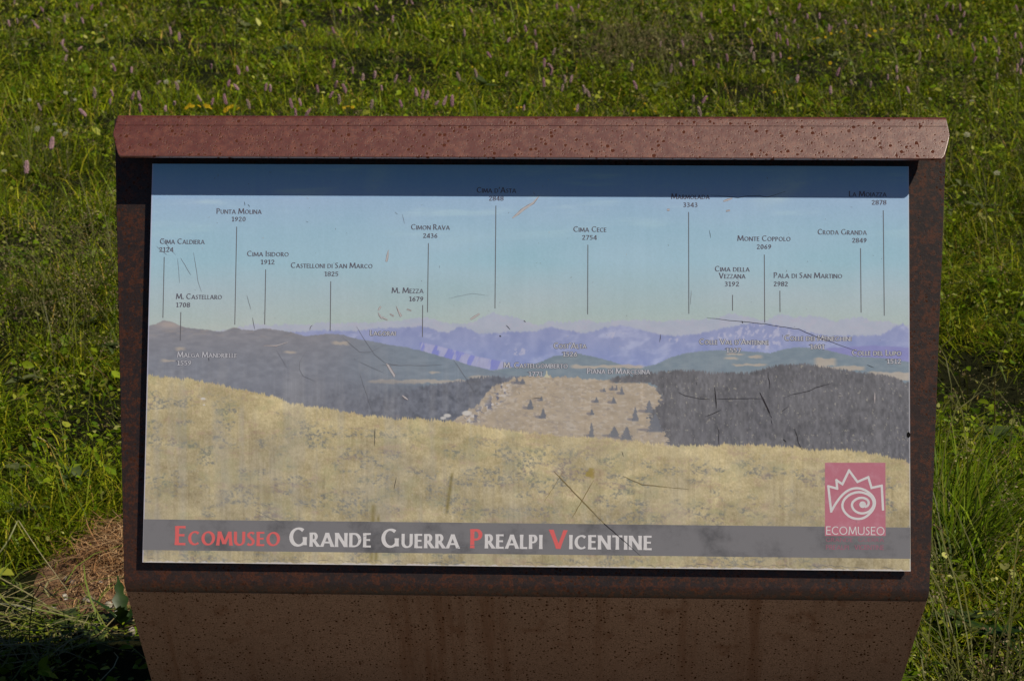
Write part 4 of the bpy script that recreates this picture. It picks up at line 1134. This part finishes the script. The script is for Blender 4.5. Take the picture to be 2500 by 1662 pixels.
# ------------------------------------------------------------------ flowers (each a thing of its own)
PINKS = [foliage('bistort_pink', attr=False, col=(0.72, 0.470, 0.530), trans=0.2, rough=0.7, spec=0.2),
         foliage('bistort_deep_pink', attr=False, col=(0.62, 0.350, 0.440), trans=0.2, rough=0.7, spec=0.2),
         foliage('bistort_faded_pink', attr=False, col=(0.56, 0.410, 0.380), trans=0.2, rough=0.7, spec=0.2)]
GSTEM = foliage('flower_stem_green', attr=False, col=(0.095, 0.115, 0.030), trans=0.1)
YEL = foliage('petal_yellow', attr=False, col=(0.62, 0.43, 0.010), trans=0.25, rough=0.6, spec=0.2)
WHT = foliage('petal_white', attr=False, col=(0.50, 0.50, 0.36), trans=0.25, rough=0.6, spec=0.2)
def tube(path, r0, r1, sides=5):
    V = []; F = []
    for i, p in enumerate(path):
        t = i / (len(path) - 1); r = r0 + (r1 - r0) * t
        for j in range(sides):
            a = 2 * math.pi * j / sides
            V.append((p[0] + r * math.cos(a), p[1] + r * math.sin(a), p[2]))
    for i in range(len(path) - 1):
        for j in range(sides):
            F.append((i * sides + j, i * sides + (j + 1) % sides, (i + 1) * sides + (j + 1) % sides, (i + 1) * sides + j))
    return V, F
def blob(V, F, c, rx, ry, rz, rnd):
    o = len(V)
    pts = [(0, 0, 1), (1, 0, .1), (.3, .95, -.1), (-.8, .6, .1), (-.8, -.6, -.1), (.3, -.95, .1), (0, 0, -1)]
    q = rnd.uniform(0, 6)
    for p in pts:
        X, Y = p[0] * math.cos(q) - p[1] * math.sin(q), p[0] * math.sin(q) + p[1] * math.cos(q)
        V.append((c[0] + X * rx, c[1] + Y * ry, c[2] + p[2] * rz))
    for k in range(5):
        F.append((o, o + 1 + k, o + 1 + (k + 1) % 5)); F.append((o + 6, o + 1 + (k + 1) % 5, o + 1 + k))
def bistort(seed):
    rnd = random.Random(seed)
    H = 0.30
    bx, by = rnd.uniform(-.04, .04), rnd.uniform(-.04, .04)
    path = [(bx * (1 - t) ** 2, by * (1 - t) ** 2, H * t - 0.02) for t in (0, .2, .4, .6, .8, 1)]
    sv, sf = tube(path, 0.0016, 0.0012)
    Ls = rnd.uniform(0.036, 0.055); bend_ = rnd.uniform(-0.016, 0.016)
    V, F = [], []
    nfl = 70
    for i in range(nfl):
        t = i / nfl; a = i * 2.39996
        rr = 0.0062 * (0.55 + 0.9 * math.sin(math.pi * min(1, t * 0.85 + 0.12))) * rnd.uniform(.8, 1.15)
        c = (bend_ * t * t + rr * math.cos(a) * .8, rr * math.sin(a) * .8, H - 0.02 + Ls * t)
        s = rnd.uniform(0.0024, 0.0036)
        blob(V, F, c, s, s, s * 1.1, rnd)
    return (sv, sf), (V, F)
def daisy(seed, petals=12, rp=0.014, H=0.22, tilt=0.3):
    rnd = random.Random(seed)
    path = [(0.02 * (1 - t) ** 2, 0, H * t - 0.02) for t in (0, .33, .66, 1)]
    sv, sf = tube(path, 0.0014, 0.0011)
    V, F = [], []
    for i in range(petals):
        a = 2 * math.pi * i / petals; L = rp * rnd.uniform(.85, 1.1); w = rp * 0.24
        c, s = math.cos(a), math.sin(a); o = len(V)
        for rr, ww, zz in ((0.15, .5, 0.001), (.6, 1, .004), (1, .55, .002)):
            V.append((c * L * rr - s * w * ww, s * L * rr + c * w * ww - L * rr * 0.0, H - 0.02 + zz + tilt * -s * L * rr))
            V.append((c * L * rr + s * w * ww, s * L * rr - c * w * ww, H - 0.02 + zz + tilt * -s * L * rr))
        F += [(o, o + 1, o + 3, o + 2), (o + 2, o + 3, o + 5, o + 4)]
    blob(V, F, (0, 0, H - 0.016), 0.004, 0.004, 0.003, rnd)
    return (sv, sf), (V, F)
def umbel(seed, H=0.30):
    rnd = random.Random(seed)
    path = [(0.02 * (1 - t) ** 2, 0, (H - .02) * t - 0.02) for t in (0, .33, .66, 1)]
    sv, sf = tube(path, 0.0016, 0.0012)
    V, F = [], []
    for i in range(34):
        a = i * 2.4; r = 0.018 * math.sqrt(i / 34)
        blob(V, F, (r * math.cos(a), r * math.sin(a), H - .022 - r * r * 12 + rnd.uniform(-.002, .002)), rnd.uniform(.0022, .0036), rnd.uniform(.0022, .0036), .0014, rnd)
    return (sv, sf), (V, F)
def proto_set(fn, seeds, sname, hname, smat, hmat):
    out = []
    for s in seeds:
        (sv, sf), (hv, hf) = fn(s)
        a = mesh_py(sname, sv, sf, True); a.materials.append(smat)
        b = mesh_py(hname, hv, hf, False); b.materials.append(hmat)
        out.append((a, b))
    return out
def plant_flower(name, sname, hname, meshes, head_z, top, label, cat, group, tilt=0.12, scale=1.0, azim=None):
    """top: point in space where the flower head sits; the stem goes down to the ground below it"""
    gz = float(ground_h(top.x, top.y))
    hz = max(0.10, top.z - gz)
    s = empty(name, (top.x, top.y, gz))
    tag(s, label, cat, group)
    s.rotation_euler = (0, 0, random.uniform(0, 6.28))
    a = link(sname, meshes[0], None, s); b = link(hname, meshes[1], None, s)
    a.scale = (1, 1, hz / head_z)
    th = random.gauss(0, tilt); ph = random.gauss(0, tilt)
    if azim is not None:
        s.rotation_euler = (0, 0, 0); th += azim
    M = Matrix.Translation((0, 0, hz)) @ Matrix.Rotation(th, 4, 'X') @ Matrix.Rotation(ph, 4, 'Y') @ Matrix.Scale(scale, 4) @ Matrix.Translation((0, 0, -head_z))
    b.matrix_local = M
    return s

PK = []
PK += [(x / 2.6133, y / 2.6133) for x, y in [(62, 145), (107, 125), (230, 135), (245, 158), (410, 118), (530, 125), (580, 40), (645, 15), (275, 50), (320, 115), (397, 265), (430, 305), (498, 298), (418, 365), (735, 430), (838, 440), (1345, 415), (1405, 40), (1092, 195), (1145, 235), (1003, 515), (1135, 550), (1455, 525), (1525, 450), (1578, 430), (1520, 550), (1690, 555), (1722, 560), (720, 590), (893, 615), (843, 610), (600, 602), (1110, 645), (1055, 685), (895, 690), (1283, 620), (1350, 645), (1445, 640), (1590, 670), (548, 715), (325, 925), (167, 1080), (1865, 665), (1920, 650), (2030, 565), (2125, 410), (2250, 445), (2310, 490), (2138, 535), (2103, 600), (2205, 567), (1885, 720), (1950, 720), (2160, 640), (2175, 60), (2300, 45), (2135, 190), (2273, 205), (1945, 145), (700, 640), (260, 680), (490, 25), (90, 5)]]
PK += [(800 + x / 2.6211, y / 2.6211) for x, y in [(320, 40), (925, 55), (1068, 128), (872, 210), (1270, 180), (1330, 200), (1152, 245), (1335, 293), (1465, 38), (1565, 50), (1600, 30), (1440, 330), (1385, 405), (1435, 410), (1425, 455), (1045, 343), (845, 490), (952, 470), (1385, 530), (1518, 505), (1552, 505), (1498, 560), (1645, 572), (1675, 598), (1975, 545), (1942, 430), (295, 475), (428, 500), (520, 500), (345, 555), (570, 590), (602, 605), (628, 610), (475, 660), (688, 650), (740, 650), (275, 670), (795, 655), (1255, 680), (1595, 690), (1140, 465), (415, 120), (505, 5), (545, 5)]]
PK += [(1600 + x / 2.6133, y / 2.6133) for x, y in [(502, 45), (295, 95), (365, 235), (30, 275), (178, 275), (618, 260), (605, 310), (630, 360), (245, 395), (400, 410), (165, 400), (95, 440), (460, 365), (912, 285), (845, 265), (825, 170), (770, 225), (800, 235), (1030, 160), (1045, 95), (1215, 130), (1160, 150), (1285, 160), (1345, 215), (1105, 175), (720, 45), (735, 75), (775, 130), (880, 125), (970, 95), (1720, 90), (1800, 110), (1895, 40), (1945, 45), (1965, 85), (1940, 155), (1890, 200), (1680, 360), (1540, 440), (1540, 485), (1480, 485), (1155, 460), (900, 500), (1120, 573), (1370, 535), (1255, 515), (1620, 570), (2035, 300), (2025, 375), (2110, 250), (2175, 245), (2190, 325), (2180, 370), (2335, 285), (2325, 390), (2305, 430), (2330, 450), (2180, 480), (2295, 220), (2310, 45), (240, 625), (300, 635), (288, 715), (800, 345), (750, 370), (1800, 225), (1505, 190), (1740, 30), (1850, 20), (1520, 45), (1380, 15), (910, 40), (415, 60), (570, 150), (670, 180), (1110, 180)]]
def zone(px, py):
    if px < 270: h = 'in the grass left of the sign'
    elif px < 780: h = 'beyond the left end of the hood'
    elif px < 1300: h = 'beyond the middle of the hood'
    elif px < 1800: h = 'beyond the right half of the hood'
    elif px < 2320: h = 'beyond the right end of the hood'
    else: h = 'in the grass right of the sign'
    d = 'near row' if py > 175 else 'far rows'
    return h, d
bis = sum((proto_set(bistort, (10 * k + 1, 10 * k + 2, 10 * k + 3), 'stem', 'flower_spike', GSTEM, PINKS[k]) for k in (0, 1, 2)), [])
SPECIAL = {(167 / 2.6133, 1080 / 2.6133): 'large pink bistort spike standing alone near the left edge beside the sign',
           (325 / 2.6133, 925 / 2.6133): 'slim pink bistort spike between the left edge and the hood corner',
           (548 / 2.6133, 715 / 2.6133): 'pink bistort spike just left of the top left corner of the hood',
           (735 / 2.6133, 430 / 2.6133): 'tall deep pink bistort spike above the left corner of the hood',
           (2125 / 2.6133, 410 / 2.6133): 'long pink bistort spike well above the yellow flowers at the hood'}
for px, py in PK:
    top = on_level(px, py + 10, 0.35 + random.uniform(-.05, .06))
    h, d = zone(px, py)
    grp = 'pink bistort spikes ' + h + ', ' + d
    lab = SPECIAL.get((px, py))
    near = 'close behind the sign' if d == 'near row' else 'far out in the meadow'
    if 'grass' in h: near = 'level with the hood and below' if d == 'near row' else 'far out in the meadow'
    plant_flower('bistort_flower', 'stem', 'flower_spike', random.choice(bis), 0.28, top,
                 lab or f'pink bistort spike {h}, {near}', 'flower', None if lab else grp, 0.26, random.uniform(0.6, 0.92) * (1.3 if lab else 1))
YL = [(x / 2.6133, y / 2.6133) for x, y in [(1190, 690), (1225, 680), (1270, 680), (1325, 680), (1455, 690), (1520, 695), (1440, 705), (1340, 692), (2215, 683), (2250, 685), (2195, 690), (1208, 672), (1308, 672), (1475, 682)]]
YL2 = [(1600 + x / 2.6133, y / 2.6133) for x, y in [(1010, 250), (1035, 245), (1085, 240), (1120, 215), (1185, 205), (1240, 190), (1290, 195), (1365, 230), (1470, 220), (1510, 185), (1400, 200), (1740, 195), (1790, 205), (600, 240), (855, 375), (760, 590), (2090, 20), (1115, 405), (1440, 190), (1205, 215)]]
YL3 = [(800 + x / 2.6211, y / 2.6211) for x, y in [(1210, 690), (1238, 688), (1585, 700), (2030, 665), (1958, 712), (2095, 715), (1900, 610), (835, 430), (925, 430), (840, 565), (2265, 715)]]
yd = proto_set(lambda s: daisy(s), (11, 12, 13), 'stem', 'flower_head', GSTEM, YEL)
for lst, lab, grp, sc_ in ((YL, 'yellow star-shaped flower in the clump just behind the left part of the hood', 'yellow flowers behind the left part of the hood', 1.0), (YL2, 'small yellow flower in the far meadow beyond the right end of the hood', 'small yellow flowers far out on the right', 0.9), (YL3, 'small yellow flower close behind the middle of the hood', 'small yellow flowers behind the middle of the hood', 0.6)):
    for px, py in lst:
        plant_flower('yellow_flower', 'stem', 'flower_head', random.choice(yd), 0.20, on_level(px, py, 0.31), lab, 'flower', grp, 0.3, sc_ * random.uniform(0.6, 1.0), 0.75)
WL = [(x / 2.6133, y / 2.6133) for x, y in [(25, 1085), (925, 230), (420, 590), (235, 820), (380, 830), (415, 850), (350, 790), (190, 635), (715, 370), (1060, 520), (1140, 520), (675, 160), (740, 110), (480, 635), (720, 35), (160, 105), (310, 205)]]
WR = [(1600 + x / 2.6133, y / 2.6133) for x, y in [(690, 450), (545, 645), (1755, 630), (2020, 640), (2180, 1100), (1800, 770), (1990, 855)]]
wu = proto_set(umbel, (21, 22, 23), 'stem', 'flower_head', GSTEM, WHT)
for lst, side in ((WL, 'left'), (WR, 'right')):
    for px, py in lst:
        plant_flower('white_flower', 'stem', 'flower_head', random.choice(wu), 0.28, on_level(px, py, 0.32), f'small white flower head in the meadow on the {side} of the photo', 'flower', f'white flower heads on the {side}', 0.25, random.uniform(.4, .75), 0.6)

# ------------------------------------------------------------------ broad-leaved plants
BL_M = [foliage('broad_leaf_green', attr=False, col=(0.085, 0.125, 0.035), trans=0.25, rough=0.45),
        foliage('broad_leaf_pale', attr=False, col=(0.165, 0.195, 0.075), trans=0.25, rough=0.5),
        foliage('broad_leaf_dark', attr=False, col=(0.026, 0.060, 0.012), trans=0.2, rough=0.4)]
def big_leaf(rnd, L, W, az, tilt, droop, teeth=0.0, seg=7):
    V = []; F = []
    for i in range(seg + 1):
        t = i / seg
        w = W * 0.5 * math.sin(math.pi * (0.05 + 0.95 * t) ** 0.75) ** 0.9 * (1.15 - 0.5 * t) * (1 + teeth * (1 if i % 2 else -1)) if 0 < i < seg else 0.002
        ang = tilt - droop * t
        if i == 0: p = np.array([0., 0., 0.])
        else: p = p + L / seg * np.array([math.cos(ang), 0, math.sin(ang)])
        wv = rnd.uniform(-.06, .06) * W
        V += [(p[0], -w, p[2] + w * 0.30 + wv), (p[0], 0, p[2]), (p[0], w, p[2] + w * 0.30 - wv)]
    for i in range(seg):
        a = i * 3
        F += [(a, a + 1, a + 4, a + 3), (a + 1, a + 2, a + 5, a + 4)]
    c, s = math.cos(az), math.sin(az)
    return [(x * c - y * s, x * s + y * c, z) for x, y, z in V], F
def broad_plant(loc, seed, mat, n, L, W, label, group=None, teeth=0.0, lift=0.03, name='broad_leaf_plant', tilt=(0.2, 1.0)):
    rnd = random.Random(seed)
    e = empty(name, (loc.x, loc.y, float(ground_h(loc.x, loc.y))))
    tag(e, label, 'plant', group)
    for i in range(n):
        az = 2 * math.pi * (i + rnd.random() * .6) / n
        V, F = big_leaf(rnd, L * rnd.uniform(.7, 1.15), W * rnd.uniform(.75, 1.2), az, rnd.uniform(*tilt), rnd.uniform(0.4, 1.2), teeth)
        o = link('leaf', mesh_py('leaf', V, F, True), mat, e)
        o.location = (0, 0, lift)
for i, (px, py, mi, n_, L_, W_, lift, lab) in enumerate((
    (61, 950, 1, 4, .075, .060, .10, 'pale round-leaved plant by the left edge, level with the middle of the board'),
    (270, 832, 0, 4, .06, .045, .08, 'small broad-leaved plant touching the left side of the steel plate'),
    (601, 62, 1, 5, .16, .10, .14, 'pale grey-green broad-leaved plant far beyond the left part of the hood'),
    (700, 75, 0, 5, .16, .08, .12, 'broad green leafy plant far out, beside the pale grey-green one'),
    (72, 130, 1, 4, .12, .07, .12, 'pale leafy plant at the upper left among pink spikes'),
    (2000, 128, 1, 3, .15, .06, .16, 'pale upright leaf plant beyond the right end of the hood, the taller of two'),
    (2040, 158, 1, 3, .13, .06, .14, 'pale drooping leaf plant beside the taller upright one on the right'),
    (2350, 455, 1, 3, .10, .035, .10, 'pale narrow leaf plant right of the hood corner'),
    (2390, 512, 1, 4, .11, .045, .10, 'pale long-leaved plant by the right edge below the hood'),
    (2318, 500, 1, 3, .06, .05, .10, 'round pale leaf plant touching the right side of the sign below the hood'),
    (2432, 1040, 0, 3, .08, .05, .12, 'triangular-leaved green plant beside the upper right of the board'),
    (2350, 1515, 0, 5, .10, .05, .05, 'broad green leaf rosette at the lower right beside the foot of the sign'),
    (2440, 1560, 2, 5, .10, .06, .04, 'dark broad-leaved plant in the lower right corner'),
    (2245, 1540, 2, 4, .06, .04, .03, 'dark round-leaved plant against the right edge of the foot plate'),
    (190, 1170, 0, 5, .07, .045, .06, 'green leafy plant left of the sign above the heap of dry grass'),
    (25, 1140, 1, 4, .08, .05, .06, 'pale long-leaved plant at the left edge, lower half'),
    (60, 1250, 0, 5, .07, .045, .05, 'green leafy plant at the left edge level with the title band'),
    (215, 790, 0, 5, .07, .05, .08, 'green leafy plant left of the sign, level with the printed ridge'),
    (1180, 205, 0, 5, .14, .07, .12, 'leafy green plant close behind the middle of the hood'),
    (1600, 230, 1, 4, .12, .05, .12, 'pale leafy plant behind the right half of the hood'),
    (700, 128, 0, 5, .15, .08, .12, 'leafy green plant beyond the hood, nearer than the pale grey-green one'),
    (1810, 185, 1, 3, .10, .04, .13, 'pale narrow-leaved plant behind the hood near its right quarter'),
    (1930, 230, 0, 4, .12, .05, .12, 'arching green leafy plant just behind the right part of the hood'))):
    broad_plant(on_level(px, py, lift), 900 + i, BL_M[mi], n_ + 3, L_ * 0.85, W_ * 0.58, lab, lift=lift)
# the toothed leaf plant in front of the soil and a flat pale one
p = on_level(300, 1545)
broad_plant(p, 955, BL_M[2], 4, .105, .028, 'dark toothed-leaf plant in front of the dry heap, against the foot of the sign', teeth=0.28, lift=0.02, name='toothed_leaf_plant', tilt=(0.9, 1.3))
p = on_level(190, 1545)
broad_plant(p, 958, BL_M[0], 4, .16, .045, 'flat toothed green plant lying in front of the dry heap', teeth=0.30, lift=0.02, name='toothed_leaf_plant', tilt=(0.1, 0.35))

# ------------------------------------------------------------------ bare soil with a heap of dry grass and stones
heap = empty('dry_grass_heap', (SOIL_C.x, SOIL_C.y, 0))
tag(heap, 'heap of dry brown grass and soil at the left foot of the sign', 'grass heap')
def heap_h(x, y):
    d = np.hypot((x - 0.07) / 0.15, (y - 0.04) / 0.26)
    return 0.05 * np.clip(1 - d * d, 0, 1) ** 1.0 * (0.6 + 0.8 * fbm(x * 20 + 50, y * 20 + 50, 701, 4)) + 0.012
gx = np.linspace(-0.16, 0.26, 90); gy = np.linspace(-0.38, 0.38, 110)
X, Y = np.meshgrid(gx, gy)
Zh = heap_h(X, Y) - 0.03 * sstep(0.7, 1.1, np.hypot((X - 0.05) / 0.20, Y / 0.37))
i = np.arange(109)[:, None] * 90 + np.arange(89)[None]
m = NT('dry_soil')
co = m.obj()
b_ = m.noise(co, 60, 6, 0.7); c_ = m.noise(co, 9, 4)
c = m.mix(m.ramp(b_, 0.35, 0.65), (0.090, 0.045, 0.024), (0.320, 0.180, 0.100))
c = m.mix(m.ramp(c_, 0.5, 0.7), c, (0.24, 0.155, 0.10))
m.l(c, m.p.inputs['Base Color']); m.set(Roughness=0.95)
bp = m.n('ShaderNodeBump'); bp.inputs['Distance'].default_value = 0.006; m.l(b_, bp.inputs['Height']); m.l(bp.outputs[0], m.p.inputs['Normal'])
link('soil', mesh_np('soil', np.stack([X, Y, Zh], -1), np.stack([i, i + 1, i + 91, i + 90], -1).reshape(-1, 4), smooth=True), m.m, heap)
STRAW = foliage('dry_straw', trans=0.15, rough=0.6, spec=0.3)
def straw(name, n, parent, fn, pal, Lr, wr, seed):
    r = np.random.default_rng(seed)
    V = []; Q = []; C = []; o = 0
    for k in range(n):
        p = fn(r); a = r.uniform(0, 6.283); L = r.uniform(*Lr); w = r.uniform(*wr); bend_ = r.normal(0, 0.9); pit = r.normal(0, 0.28)
        c = np.array(pal[r.integers(len(pal))]) * r.uniform(0.6, 1.35)
        q = np.array(p, float)
        if parent is None and q[0] + L * math.cos(a) > -0.66: a = math.pi - a
        for j in range(5):
            s = np.array([-math.sin(a), math.cos(a), 0]); ww = w * (0.5 if j in (0, 4) else 1)
            V += [q - s * ww / 2, q + s * ww / 2]; C += [c, c]
            q = q + L / 4 * np.array([math.cos(a) * math.cos(pit), math.sin(a) * math.cos(pit), math.sin(pit)])
            a += bend_ / 4; pit -= 0.12
            q[2] = max(q[2], fn(r, q[0], q[1]))
        Q += [(o + 2 * j, o + 2 * j + 1, o + 2 * j + 3, o + 2 * j + 2) for j in range(4)]; o += 10
    return link(name, mesh_np(name, np.array(V), Q, None, np.array(C)), STRAW, parent)
def heap_pt(r, x=None, y=None):
    if x is not None: return float(heap_h(x, y)) + 0.001
    x = np.clip(r.normal(0.06, 0.065), -0.09, 0.25); y = r.normal(0.05, 0.13)
    return (x, y, float(heap_h(x, y)) + r.uniform(0, 0.014))
straw('dry_stalks', 1900, heap, heap_pt, [(0.50, 0.290, 0.140), (0.36, 0.190, 0.085), (0.60, 0.400, 0.22), (0.16, 0.080, 0.040)], (0.03, 0.10), (0.0010, 0.0026), 31)
# fallen straw on the grass at the lower left
def litter_pt(r, x=None, y=None):
    if x is not None: return float(ground_h(x, y)) + 0.02
    p = on_level(r.uniform(-120, 290), r.normal(1525, 35), 0.03)
    return (p.x, p.y, float(ground_h(p.x, p.y)) + r.uniform(0.015, 0.05))
o = straw('fallen_hay', 210, None, litter_pt, [(0.32, 0.27, 0.12), (0.20, 0.23, 0.04), (0.36, 0.33, 0.16), (0.15, 0.20, 0.03)], (0.10, 0.28), (0.0018, 0.0045), 37)
tag(o, 'pale fallen hay lying across the grass at the lower left', 'hay', kind='stuff')
# stones
def stone(px, py, size, col, label, seed, lift=0.0):
    rnd = np.random.default_rng(seed)
    import bmesh
    bm = bmesh.new(); bmesh.ops.create_icosphere(bm, subdivisions=3, radius=1)
    d = rnd.normal(0, 1, (9, 3)); d /= np.linalg.norm(d, axis=1)[:, None]; cut = rnd.uniform(0.62, 0.9, 9)
    for v in bm.verts:
        p = np.array(v.co)
        for k in range(9):
            e = p @ d[k] - cut[k]
            if e > 0: p = p - d[k] * e * 0.9
        v.co = Vector(p * size * np.array([1, .85, .7]))
    me = bpy.data.meshes.new('stone'); bm.to_mesh(me); bm.free()
    me.polygons.foreach_set('use_smooth', [True] * len(me.polygons))
    P = on_level(px, py, 0.02)
    o = link('stone', me, plain('stone_' + ('pale' if col[0] > .4 else 'grey'), col, 0.85, 0.2, 0.4, 120))
    o.location = (P.x, P.y, float(heap_h(P.x - SOIL_C.x, P.y - SOIL_C.y)) + size * 0.3 + lift)
    o.rotation_euler = tuple(rnd.uniform(0, 6, 3))
    tag(o, label, 'stone', 'stones on the bare soil')
stone(213, 1460, 0.014, (0.36, 0.31, 0.28), 'round grey-pink stone in the middle of the bare soil', 1)
stone(266, 1474, 0.012, (0.50, 0.45, 0.38), 'pale angular stone next to the toothed leaf', 2)
stone(176, 1426, 0.009, (0.30, 0.26, 0.24), 'small grey stone at the left side of the dry heap', 3)
stone(160, 1413, 0.0075, (0.55, 0.52, 0.47), 'small whitish stone at the left rim of the bare soil', 4)
stone(286, 1474, 0.008, (0.48, 0.42, 0.37), 'little pale stone between the toothed leaf and the steel foot', 5)
stone(158, 1452, 0.009, (0.60, 0.57, 0.50), 'white flat stone at the front left of the bare soil', 6)
stone(132, 1478, 0.009, (0.42, 0.38, 0.31), 'buff stone half hidden in grass left of the soil', 7)
stone(322, 1535, 0.010, (0.46, 0.40, 0.34), 'pale stone beside the foot plate in front of the heap', 8)
stone(245, 1440, 0.006, (0.40, 0.34, 0.30), 'tiny pebble on the soil below the dry grass', 9)
# a few dry stalks that stand out
def stalk(pts, r0, col, label, name='dry_stalk'):
    P = smooth([tuple(p) for p in pts], 6)
    V, F = tube(P, r0, r0 * 0.6, 5)
    o = link(name, mesh_py(name, V, F, True), plain('dry_stalk_' + name, col, 0.6, 0.3, 0.35, 90))
    tag(o, label, 'dry stalk', 'dry stalks in the grass')
def sp3(*a): return [on_level(x, y, z) for x, y, z in a]
stalk(sp3((225, 892, .16), (258, 918, .12), (292, 950, .05)), .0022, (0.34, 0.20, 0.09), 'orange-brown dry stalk slanting into the left side of the steel plate')
stalk(sp3((-10, 1000, .06), (20, 980, .09), (48, 970, .10)), .0035, (0.42, 0.30, 0.13), 'thick straw-coloured stalk at the left edge beside the pale leaf')
stalk(sp3((70, 1060, .10), (105, 1072, .09), (135, 1095, .06)), .002, (0.50, 0.42, 0.26), 'pale curved straw left of the board')
stalk(sp3((45, 1270, .16), (95, 1345, .10), (165, 1440, .03)), .0014, (0.40, 0.36, 0.20), 'long thin straw leaning across the grass left of the dry heap')
stalk(sp3((-5, 1353, .06), (20, 1318, .09), (42, 1272, .12)), .0026, (0.36, 0.38, 0.18), 'pale green stem rising at the left edge')
stalk(sp3((-10, 1472, .05), (45, 1478, .06), (85, 1490, .05)), .0045, (0.45, 0.43, 0.30), 'pale dry stem lying at the lower left edge')
stalk(sp3((195, 1560, .03), (280, 1538, .04), (335, 1525, .05)), .0022, (0.26, 0.11, 0.05), 'reddish brown stalk running under the toothed leaf to the foot plate')
stalk(sp3((2430, 1070, .05), (2428, 990, .20), (2428, 920, .34)), .0018, (0.32, 0.21, 0.10), 'upright brown stalk right of the board')
stalk(sp3((2330, 1005, .18), (2390, 960, .22), (2428, 925, .26)), .0016, (0.24, 0.22, 0.09), 'olive stalk leaning to the upright brown one')
stalk(sp3((2475, 1185, .06), (2472, 1140, .14), (2446, 1090, .2)), .0018, (0.38, 0.27, 0.13), 'tan stalk by the right edge level with the logo')
stalk(sp3((1005, 75, .3), (1035, 90, .34), (1052, 107, .3)), .004, (0.32, 0.26, 0.11), 'bent straw far beyond the middle of the hood')
stalk(sp3((1445, 245, .26), (1450, 236, .28), (1455, 228, .3)), .0045, (0.55, 0.52, 0.34), 'short bright straw close behind the right half of the hood')
